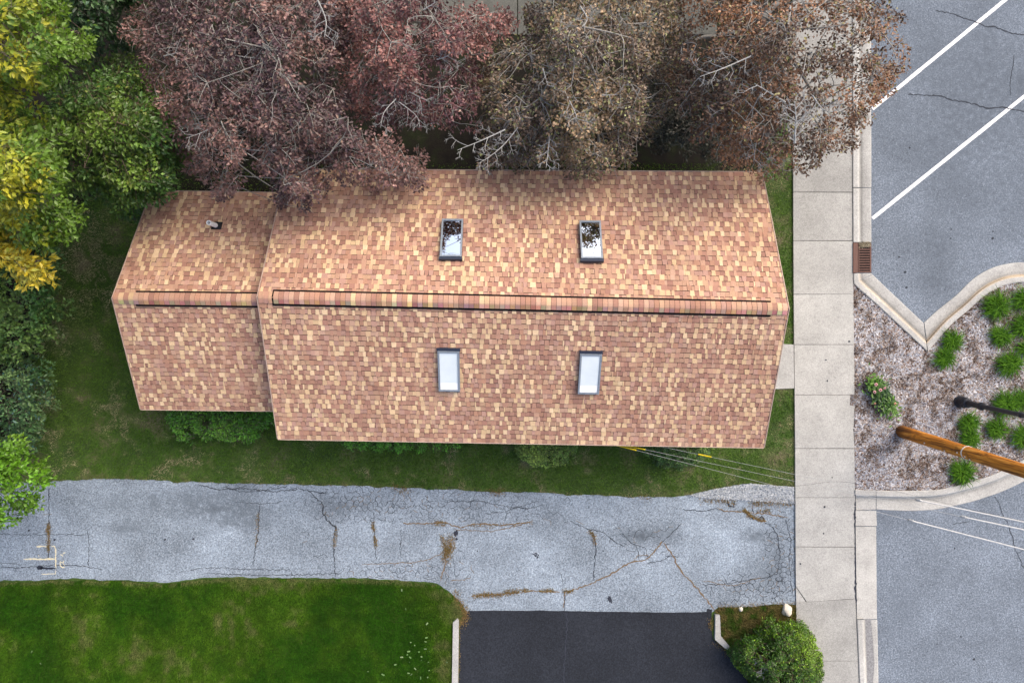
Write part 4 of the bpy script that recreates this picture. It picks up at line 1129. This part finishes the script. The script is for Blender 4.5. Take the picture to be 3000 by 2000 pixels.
    dr = d3 * .55 + lat * sgn * (.35 + .5 * u)[:, None] + rg.normal(0, .4, pos.shape)
    nr = rg.normal(0, .5, pos.shape); nr[:, 2] += 1
    ll = leaf[0] * rg.uniform(.6, 1.25, len(pos)); ww = leaf[1] * rg.uniform(.7, 1.2, len(pos))
    px = 1500 + pos[:, 0] * F / (H - pos[:, 2]); py = 1000 - pos[:, 1] * F / (H - pos[:, 2])
    cols = colf(rg, pos, px, py, sp_i, n_)
    leaf_soup("crown", pos, dr, nr, ll, ww, cols, root)
    # bare grey dead branches standing out of the crown
    for pts, z0, w in dead:
        db = MB()
        q = [P(x_, y_, z0 + .12 * i) for i, (x_, y_) in enumerate(pts)]
        q = [Vector(v) for v in dens([tuple(v) for v in q], 4)]
        m_ = len(q); cc = (.34, .345, .34)
        db.tube(q, [w * .62 * (1 - .75 * i / (m_ - 1)) for i in range(m_)], 6, cc)
        def side(o_, d_, L, r_, lev):
            e = o_ + d_ * L; mid = o_.lerp(e, .5) + Vector((rr.gauss(0, .08), rr.gauss(0, .08), rr.gauss(0, .05))) * L
            db.tube([o_, mid, e], [r_, r_ * .7, r_ * .3], 4, cc, False)
            if lev:
                for _ in range(3):
                    t = rr.uniform(.3, .95); sd_ = Vector((-d_.y, d_.x, .1)) * rr.choice((-1, 1)); side(o_.lerp(e, t), (d_ * .7 + sd_ * .7 + Vector((rr.gauss(0, .2), rr.gauss(0, .2), 0))).normalized(), L * rr.uniform(.3, .55), r_ * .6, lev - 1)
        for i in range(1, m_ - 1):
            d_ = (q[i + 1] - q[i]).normalized(); sd_ = Vector((-d_.y, d_.x, .15)) * (1 if i % 2 else -1)
            side(q[i], (d_ * .6 + sd_ * .8).normalized(), rr.uniform(.18, .45), w * .30, 2)
        db.build("dead_branch", M['bark'], root)
    return root

def cf(base, alt, f=.35, spv=.3, lv=.25, extra=None, ef=.08):
    base = np.array(base); alt = np.array(alt)
    def fn(rg, pos, px, py, si, ns):
        n1 = vnoise(px / 130 + base[0] * 900, py / 130 + base[1] * 500, 2); a = np.clip((n1 - .5) * 3 + f + rg.normal(0, spv, ns)[si], 0, 1)
        c = base[None] * (1 - a[:, None]) + alt[None] * a[:, None]
        if extra is not None:
            m_ = rg.random(len(px)) < ef; c[m_] = np.array(extra)
        return c * rg.uniform(1 - lv * 1.5, 1 + lv * 1.5, (len(px), 1)) * rg.uniform(.68, 1.35, ns)[si][:, None]
    return fn

PURPLE = cf((.088, .050, .056), (.225, .125, .110), .35, .3, .3, (.20, .13, .10), .08)
RED = cf((.12, .052, .058), (.27, .125, .11), .4, .3, .3, (.24, .15, .12), .06)
OLIVE = cf((.13, .090, .066), (.25, .175, .105), .4, .35, .3, (.20, .21, .085), .16)
RUST = cf((.10, .058, .040), (.23, .115, .06), .4, .35, .3, (.22, .20, .08), .08)
G = "purple leaved trees along the back of the house"
plant("purple_plum_tree", "purple leaved tree left of its neighbours, overhanging the step between wing and main roof", "tree", (770, 180),
      [(400, 30), (415, -220), (1010, -220), (1060, 0), (1020, 160), (1010, 300), (1040, 400), (1120, 400), (1190, 420), (1240, 500), (1235, 545), (1160, 520), (1120, 560), (1060, 520), (1000, 520), (930, 560), (900, 615), (880, 622), (850, 570), (820, 600), (800, 520), (760, 470), (720, 480), (700, 530), (692, 580), (640, 590), (600, 540), (560, 500), (540, 450), (500, 420), (470, 360), (430, 300), (450, 240), (375, 205), (440, 160), (365, 85)],
      4.3, 7.6, 640, 56, (.09, .056), PURPLE, 3, G, 1.6, .55, .26, .17, hole=.20, dead=[([(640, 360), (600, 385), (545, 405)], 6.9, .02), ([(700, 480), (668, 420), (668, 400)], 6.2, .018), ([(930, 0), (955, 60), (950, 110)], 7.4, .03), ([(640, 155), (700, 165), (760, 172)], 7.1, .02), ([(480, 165), (520, 155)], 7.0, .02)], clump=(720, 180))
plant("purple_plum_tree", "reddest purple leaved tree, in the middle above the shaded gap behind the roof", "tree", (1190, 60),
      [(980, -220), (1330, -220), (1330, -60), (1400, 30), (1440, 40), (1500, 40), (1480, 90), (1440, 140), (1440, 200), (1400, 250), (1400, 330), (1385, 385), (1345, 350), (1300, 345), (1270, 375), (1235, 345), (1190, 370), (1120, 350), (1060, 330), (1000, 260), (970, 120)],
      4.4, 6.7, 350, 56, (.088, .055), RED, 5, G, 1.6, .55, .25, .15, hole=.28, dead=[([(1150, 240), (1190, 265), (1260, 300)], 6.2, .024), ([(1160, 290), (1125, 330), (1115, 375)], 6.6, .02), ([(1280, 175), (1310, 165), (1330, 145)], 6.4, .022), ([(1240, 30), (1280, 5)], 6.6, .025), ([(1170, 300), (1220, 340), (1230, 375)], 6.6, .018)], clump=(1190, 120))
plant("olive_brown_tree", "olive brown leaved tree at the centre, its lower edge touching the main roof eave", "tree", (1650, 120),
      [(1400, 130), (1490, 110), (1550, 60), (1600, -200), (1900, -200), (1990, 20), (2010, 110), (1960, 200), (1960, 310), (1900, 370), (1890, 430), (1800, 500), (1700, 498), (1640, 490), (1560, 498), (1480, 488), (1400, 490), (1385, 440), (1425, 400), (1395, 350), (1385, 250)],
      4.0, 6.5, 560, 54, (.086, .055), OLIVE, 9, None, 1.5, .5, .25, .16, hole=.18, twig=1.2,
      dead=[([(1480, 380), (1410, 412), (1340, 440)], 6.0, .03), ([(1520, 370), (1480, 420), (1440, 455), (1400, 480)], 5.6, .026), ([(1610, 400), (1606, 440), (1600, 490)], 5.6, .035), ([(1655, 270), (1685, 330), (1690, 350)], 6.3, .03), ([(1760, 280), (1810, 278)], 6.2, .025), ([(1590, 200), (1605, 250)], 6.4, .026), ([(1700, 20), (1720, 60), (1680, 100)], 6.5, .03)], clump=(1680, 220))
plant("rust_brown_tree", "rust brown thinly leaved tree reaching over the sidewalk and kerb", "tree", (2190, 60),
      [(1960, 150), (2000, 20), (2000, -220), (2600, -220), (2600, -20), (2610, 20), (2640, 60), (2600, 90), (2660, 140), (2670, 190), (2600, 210), (2610, 240), (2560, 300), (2550, 350), (2500, 370), (2500, 420), (2430, 430), (2420, 470), (2370, 490), (2300, 500), (2260, 520), (2200, 500), (2100, 440), (2050, 400), (1980, 320)],
      4.0, 7.2, 580, 46, (.086, .056), RUST, 13, None, 1.8, .5, .25, .16, hole=.22, twig=1.1, sparse=lambda x_, y_: .42 if 2290 < x_ < 2500 and y_ < 400 else .0,
      dead=[([(2328, 420), (2330, 380), (2332, 345), (2328, 300)], 7.0, .045), ([(2300, 300), (2260, 275), (2210, 245)], 6.9, .04), ([(2230, 370), (2215, 420), (2208, 475)], 5.6, .032), ([(2335, 355), (2385, 342)], 7.0, .026), ([(2330, 360), (2285, 345)], 7.0, .026), ([(2260, 440), (2262, 485)], 5.2, .022), ([(2200, 165), (2120, 200), (2050, 225)], 7.4, .03), ([(2315, 20), (2310, 70), (2290, 110)], 7.0, .04), ([(2380, 280), (2410, 320), (2440, 330)], 7.0, .03)], clump=(2270, 160))

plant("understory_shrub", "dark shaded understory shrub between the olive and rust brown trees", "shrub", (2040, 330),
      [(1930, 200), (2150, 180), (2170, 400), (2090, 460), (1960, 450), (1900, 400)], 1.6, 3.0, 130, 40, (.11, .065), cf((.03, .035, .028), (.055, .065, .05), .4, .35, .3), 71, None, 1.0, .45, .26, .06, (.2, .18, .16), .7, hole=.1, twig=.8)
def YEL(rg, pos, px, py, si, ns):
    y_ = np.clip((60 - px) / 130 + (vnoise(px / 70, py / 70 + 30, 3) - .5) * 2.4 + rg.normal(0, .35, ns)[si] + .16, 0, 1)
    c = np.array((.105, .20, .020))[None] * (1 - y_[:, None]) + np.array((.46, .44, .03))[None] * y_[:, None]
    return c * rg.uniform(.7, 1.25, (len(px), 1)) * rg.uniform(.8, 1.2, ns)[si][:, None]
plant("yellowing_tree", "tall green tree turning yellow, in the corner behind the wing", "tree", (-160, 20),
      [(-500, -320), (110, -320), (145, -50), (165, 40), (185, 105), (275, 122), (215, 165), (230, 200), (160, 230), (90, 275), (0, 310), (-200, 330), (-500, 250)], 6.0, 10.2, 460, 58, (.125, .068), YEL, 17, "yellowing trees at the lot edge", 2.4, .75, .30, .2, (.12, .10, .08), hole=.16, twig=.7, flop=.6, holes=60)
plant("yellowing_tree", "tall green and gold tree at the lot edge, level with the wing's eave", "tree", (-140, 520),
      [(-500, 250), (0, 300), (60, 330), (115, 350), (155, 380), (195, 390), (150, 430), (165, 480), (185, 560), (198, 640), (170, 695), (80, 705), (0, 695), (-450, 690)], 5.2, 9.4, 430, 58, (.125, .068), YEL, 19, "yellowing trees at the lot edge", 2.4, .75, .30, .2, (.12, .10, .08), hole=.16, twig=.7, flop=.6, holes=60)
MID = cf((.058, .13, .024), (.14, .235, .035), .35, .35, .3, (.16, .20, .03), .05)
DKG = cf((.028, .075, .026), (.06, .125, .04), .3, .3, .3, (.05, .09, .06), .08)
VINE = cf((.07, .17, .04), (.16, .27, .06), .35, .35, .3, (.12, .17, .04), .05)
BRI = cf((.10, .24, .014), (.20, .36, .025), .4, .3, .3)
plant("green_tree", "mid green broadleaf tree between the yellowing trees and the purple one", "tree", (330, 360),
      [(150, 260), (200, 230), (290, 170), (400, 190), (440, 230), (480, 300), (535, 330), (550, 450), (515, 490), (470, 560), (440, 640), (375, 625), (330, 565), (280, 545), (200, 570), (150, 420)], 3.0, 6.2, 360, 56, (.12, .066), MID, 23, None, 2.2, .75, .30, .14, (.14, .11, .08), hole=.2, twig=.7, flop=.6, holes=60)
plant("dark_green_tree", "dark green tree in deep shade at the very back of the lot", "tree", (270, -60),
      [(100, -260), (460, -260), (410, 0), (390, 80), (400, 130), (310, 110), (260, 135), (180, 60)], 3.0, 5.4, 180, 44, (.14, .08), DKG, 29, None, 1.4, .5, .27, .14, (.1, .09, .07), hole=.15, twig=.7)
def GOLD(rg, pos, px, py, si, ns):
    return mixc((.60, .46, .03), (.40, .42, .07), rg.random(len(px)) ** 2) * rg.uniform(.75, 1.2, (len(px), 1))
plant("golden_tree", "bright golden leaved tree poking in over the dark green bushes", "tree", (-200, 720),
      [(-500, 660), (0, 696), (30, 690), (40, 700), (15, 712), (0, 722), (0, 742), (70, 750), (112, 742), (100, 770), (136, 796), (126, 812), (92, 800), (70, 820), (40, 805), (0, 795), (-500, 780)], 6.0, 7.4, 120, 46, (.16, .07), GOLD, 31, None, .4, .5, .2, .16, (.12, .1, .08), hole=.0, twig=.7)
plant("leafy_bush", "dark green rambling bush at the lawn's left edge under the golden branch", "bush", (-60, 880),
      [(-400, 660), (100, 690), (165, 740), (150, 790), (190, 860), (205, 890), (150, 930), (160, 990), (110, 1010), (90, 1050), (-400, 1060)], .9, 3.0, 330, 40, (.12, .08), VINE, 37, "bushes along the left edge of the lawn", .9, .45, .26, .06, (.1, .09, .07), .4, hole=.16, twig=.6)
plant("leafy_bush", "bluish green bush at the lawn's left edge above the bright green tree", "bush", (-60, 1180),
      [(-400, 1060), (60, 1055), (150, 1065), (158, 1110), (120, 1130), (160, 1175), (100, 1200), (130, 1250), (90, 1330), (-400, 1320)], .9, 2.6, 260, 40, (.11, .06), cf((.06, .145, .05), (.15, .255, .09), .35, .35, .3, (.06, .15, .13), .06), 41, "bushes along the left edge of the lawn", .8, .45, .26, .06, (.1, .09, .07), .4, hole=.16, twig=.6)
plant("bright_green_tree", "bright lime green tree hanging over the driveway's left end", "tree", (-200, 1420),
      [(-500, 1250), (0, 1285), (40, 1300), (70, 1340), (122, 1370), (128, 1410), (100, 1440), (96, 1495), (60, 1520), (30, 1508), (12, 1548), (-500, 1580)], 4.0, 6.4, 230, 58, (.12, .062), BRI, 43, None, .9, .5, .25, .15, (.12, .1, .08), hole=.1, twig=.7)

# shrubs round the house
plant("leafy_shrub", "loose bright green shrub beneath the wing's lower eave", "shrub", (640, 1200),
      [(490, 1190), (800, 1190), (795, 1230), (770, 1255), (745, 1280), (715, 1288), (680, 1284), (640, 1274), (590, 1276), (550, 1288), (528, 1282), (510, 1250), (495, 1225)], .45, 1.1, 190, 38, (.085, .036), cf((.08, .25, .018), (.17, .38, .035), .4, .35, .35, (.17, .19, .12), .04), 47, None, .35, .28, .16, .03, (.12, .1, .08), .25, hole=.12, twig=.6)
plant("low_hedge", "low bright green hedge strip peeping out under the main roof eave", "hedge", (1180, 1285),
      [(1000, 1240), (1345, 1250), (1345, 1305), (1300, 1316), (1200, 1320), (1090, 1317), (1005, 1300)], .35, .6, 150, 40, (.06, .028), cf((.11, .34, .025), (.22, .50, .05), .4, .3, .3), 53, None, .2, .22, .14, .03, (.12, .1, .08), .2, hole=.04, twig=.5)
BOX = cf((.09, .19, .03), (.28, .40, .075), .35, .45, .35)
plant("round_shrub", "round clipped green shrub at the middle of the main roof eave", "shrub", (1600, 1290),
      [(1490, 1270), (1512, 1240), (1690, 1240), (1698, 1290), (1692, 1325), (1665, 1350), (1630, 1366), (1590, 1366), (1550, 1355), (1520, 1330), (1500, 1300)], .3, 1.15, 330, 34, (.048, .032), BOX, 59, "clipped shrubs under the main roof eave", .12, .16, .12, .03, (.12, .1, .08), .3, hole=.03, twig=.4, core=.25, flat=1.0)
plant("round_shrub", "dark clipped green shrub under the eave where the yellow sleeved wires pass", "shrub", (1985, 1295),
      [(1880, 1270), (1900, 1250), (2080, 1255), (2090, 1300), (2080, 1335), (2040, 1360), (1990, 1372), (1930, 1362), (1895, 1330)], .3, 1.1, 330, 34, (.048, .032), cf((.07, .16, .036), (.22, .34, .07), .3, .45, .35), 61, "clipped shrubs under the main roof eave", .12, .16, .12, .03, (.12, .1, .08), .3, hole=.04, twig=.4, core=.25, flat=1.0)
plant("clipped_yew", "big rounded evergreen shrub beside the sidewalk at the lower right", "shrub", (2275, 1930),
      [(2142, 1912), (2160, 1880), (2200, 1862), (2225, 1850), (2262, 1815), (2300, 1830), (2345, 1828), (2380, 1870), (2398, 1920), (2405, 1965), (2398, 2010), (2360, 2090), (2270, 2110), (2220, 2010), (2180, 1965), (2155, 1935)], .5, 1.5, 900, 44, (.075, .032), cf((.036, .105, .006), (.13, .24, .012), .35, .4, .35, (.20, .34, .015), .04), 67, None, .8, .24, .13, .05, (.16, .12, .09), .3, hole=.09, holes=30, twig=.5, core=.2,
      sparse=lambda x_, y_: .85 if math.hypot((x_ - 2232) / 30, (y_ - 1930) / 48) < 1 else 0, dead=[([(2210, 1945), (2228, 1935), (2242, 1950)], 1.2, .02), ([(2215, 1968), (2240, 1972)], 1.1, .018)])

# strap leaved grass clumps in the bed
def strap_clump(c, r, label, seed, nb=150, sq=(1, 1)):
    rg = np.random.default_rng(seed); root = empty("grass_clump", P(*c, ZB)); tag(root, label, "ornamental grass", "ornamental grass clumps in the mulch bed")
    V = []; T = []; Cc = []; o0 = np.array(P(*c, ZB)); rw = r * H / F
    for i in range(nb):
        a = rg.uniform(0, 2 * np.pi); L = rw * rg.uniform(.55, 1.15); d_ = np.array([math.cos(a) * sq[0], math.sin(a) * sq[1], 0]); s = np.array([-math.sin(a), math.cos(a), 0])
        b = o0 + np.array([rg.normal(0, rw * .22 * sq[0]), rg.normal(0, rw * .22 * sq[1]), 0]); hh = rw * rg.uniform(.5, 1.0); w = rg.uniform(.008, .015); tw_ = rg.normal(0, .35)
        s = s * math.cos(tw_) + np.array([0, 0, 1]) * math.sin(tw_); cur = rg.normal(0, .25) * L
        sdv = np.array([-math.sin(a), math.cos(a), 0]); base_i = len(V)
        col = np.array((.022, .085, .005)) * (1 - (q := rg.random())) + np.array((.10, .24, .012)) * q
        for k in range(5):
            t = k / 4; p = b + d_ * L * t ** 1.2 + sdv * cur * t * t + np.array([0, 0, hh * (2.1 * t - 1.75 * t * t)]); ww = w * (1 - .85 * t ** 2)
            V += [p + s * ww, p - s * ww]; Cc += [col * (.75 + .4 * t)] * 2
        for k in range(4): j = base_i + 2 * k; T += [(j, j + 1, j + 3), (j, j + 3, j + 2)]
    raw_mesh("blades", np.array(V), np.array(T), np.array(Cc), M['blade'], root)
clumps = [((2782, 1000), 40, "grass clump touching the inner point of the kerb"), ((2762, 1050), 38, "grass clump just below the one at the kerb's inner point"), ((2912, 897), 50, "large grass clump nearest the curved kerb"), ((2993, 878), 44, "grass clump in the curve of the kerb, cut by the frame's right edge"),
          ((2990, 955), 44, "grass clump at the frame's right edge, below the one in the kerb's curve"), ((2925, 984), 40, "grass clump below the large one nearest the curved kerb"), ((2949, 1065), 46, "round grass clump midway between the curved kerb and the lamp post"), ((3000, 1022), 34, "grass clump mostly outside the frame above the lamp post"),
          ((2938, 1182), 46, "grass clump crossed by the black lamp post shaft"), ((2990, 1172), 40, "yellowish grass clump behind the lamp post shaft at the right edge"), ((2832, 1238), 38, "grass clump between the lamp base and the wooden pole"), ((2838, 1285), 38, "grass clump leaning on the wooden pole's upper side"),
          ((2914, 1256), 38, "small grass clump between lamp shaft and wooden pole, right of its neighbour"), ((2990, 1278), 44, "grass clump at the right edge just above the wooden pole"), ((2812, 1380), 46, "lone grass clump below the wooden pole by the lower kerb")]
for i, (c_, r_, l_) in enumerate(clumps): strap_clump(c_, r_ * .86, l_, 100 + i, int(330 * (r_ / 42) ** 1.5))

# coneflower plant
cfp = empty("coneflower", P(2585, 1160, ZB)); tag(cfp, "low leafy coneflower plant with pink blooms in the mulch by the sidewalk", "flower plant")
rg = np.random.default_rng(77); n_ = 900; t = rg.random(n_)
x = 2558 + 55 * t + rg.normal(0, 12, n_); y = 1118 + 85 * t + rg.normal(0, 13, n_); zz = ZB + .05 + rg.random(n_) * .28
pos = np.array([tuple(P(a, b, c_)) for a, b, c_ in zip(x, y, zz)]); a = rg.uniform(0, 2 * np.pi, n_); dr = np.stack([np.cos(a), np.sin(a), rg.uniform(-.1, .5, n_)], 1); nr = rg.normal(0, .4, (n_, 3)); nr[:, 2] += 1
br = np.clip(np.abs(t - .5) * 2, 0, 1) + rg.normal(0, .2, n_)
leaf_soup("leaves", pos, dr, nr, rg.uniform(.10, .19, n_), rg.uniform(.04, .065, n_), mixc((.035, .085, .03), (.10, .24, .018), np.clip(br, 0, 1)), cfp)
for (fx, fy, s_) in ((2567, 1126, 1), (2580, 1142, 1), (2563, 1148, .95), (2593, 1137, .8), (2623, 1182, .75), (2564, 1182, .6)):
    p_ = P(fx, fy, ZB + .40); fl = MB(); k = 11
    for i in range(k):
        a_ = 2 * math.pi * i / k; d_ = Vector((math.cos(a_), math.sin(a_), 0)); sd_ = Vector((-d_.y, d_.x, 0)); L = .06 * s_
        fl.add([p_ + d_ * .012, p_ + d_ * L * .6 + sd_ * .012 * s_, p_ + d_ * L + Vector((0, 0, -.018)), p_ + d_ * L * .6 - sd_ * .012 * s_], [(0, 1, 2, 3)], (.72, .42, .45) if s_ > .76 else (.70, .40, .28))
    fo = fl.build("flower", M['bits'], cfp); cn = MB(); cn.tube([p_ + Vector((0, 0, -.005)), p_ + Vector((0, 0, .012)), p_ + Vector((0, 0, .024))], [.02 * s_, .022 * s_, .010 * s_], 10, (.12, .035, .02)); cn.build("cone", M['bits'], fo)
    stm = MB(); stm.tube([P(fx, fy, ZB), p_], .004, 5, (.05, .1, .02)); stm.build("stem", M['bits'], fo)
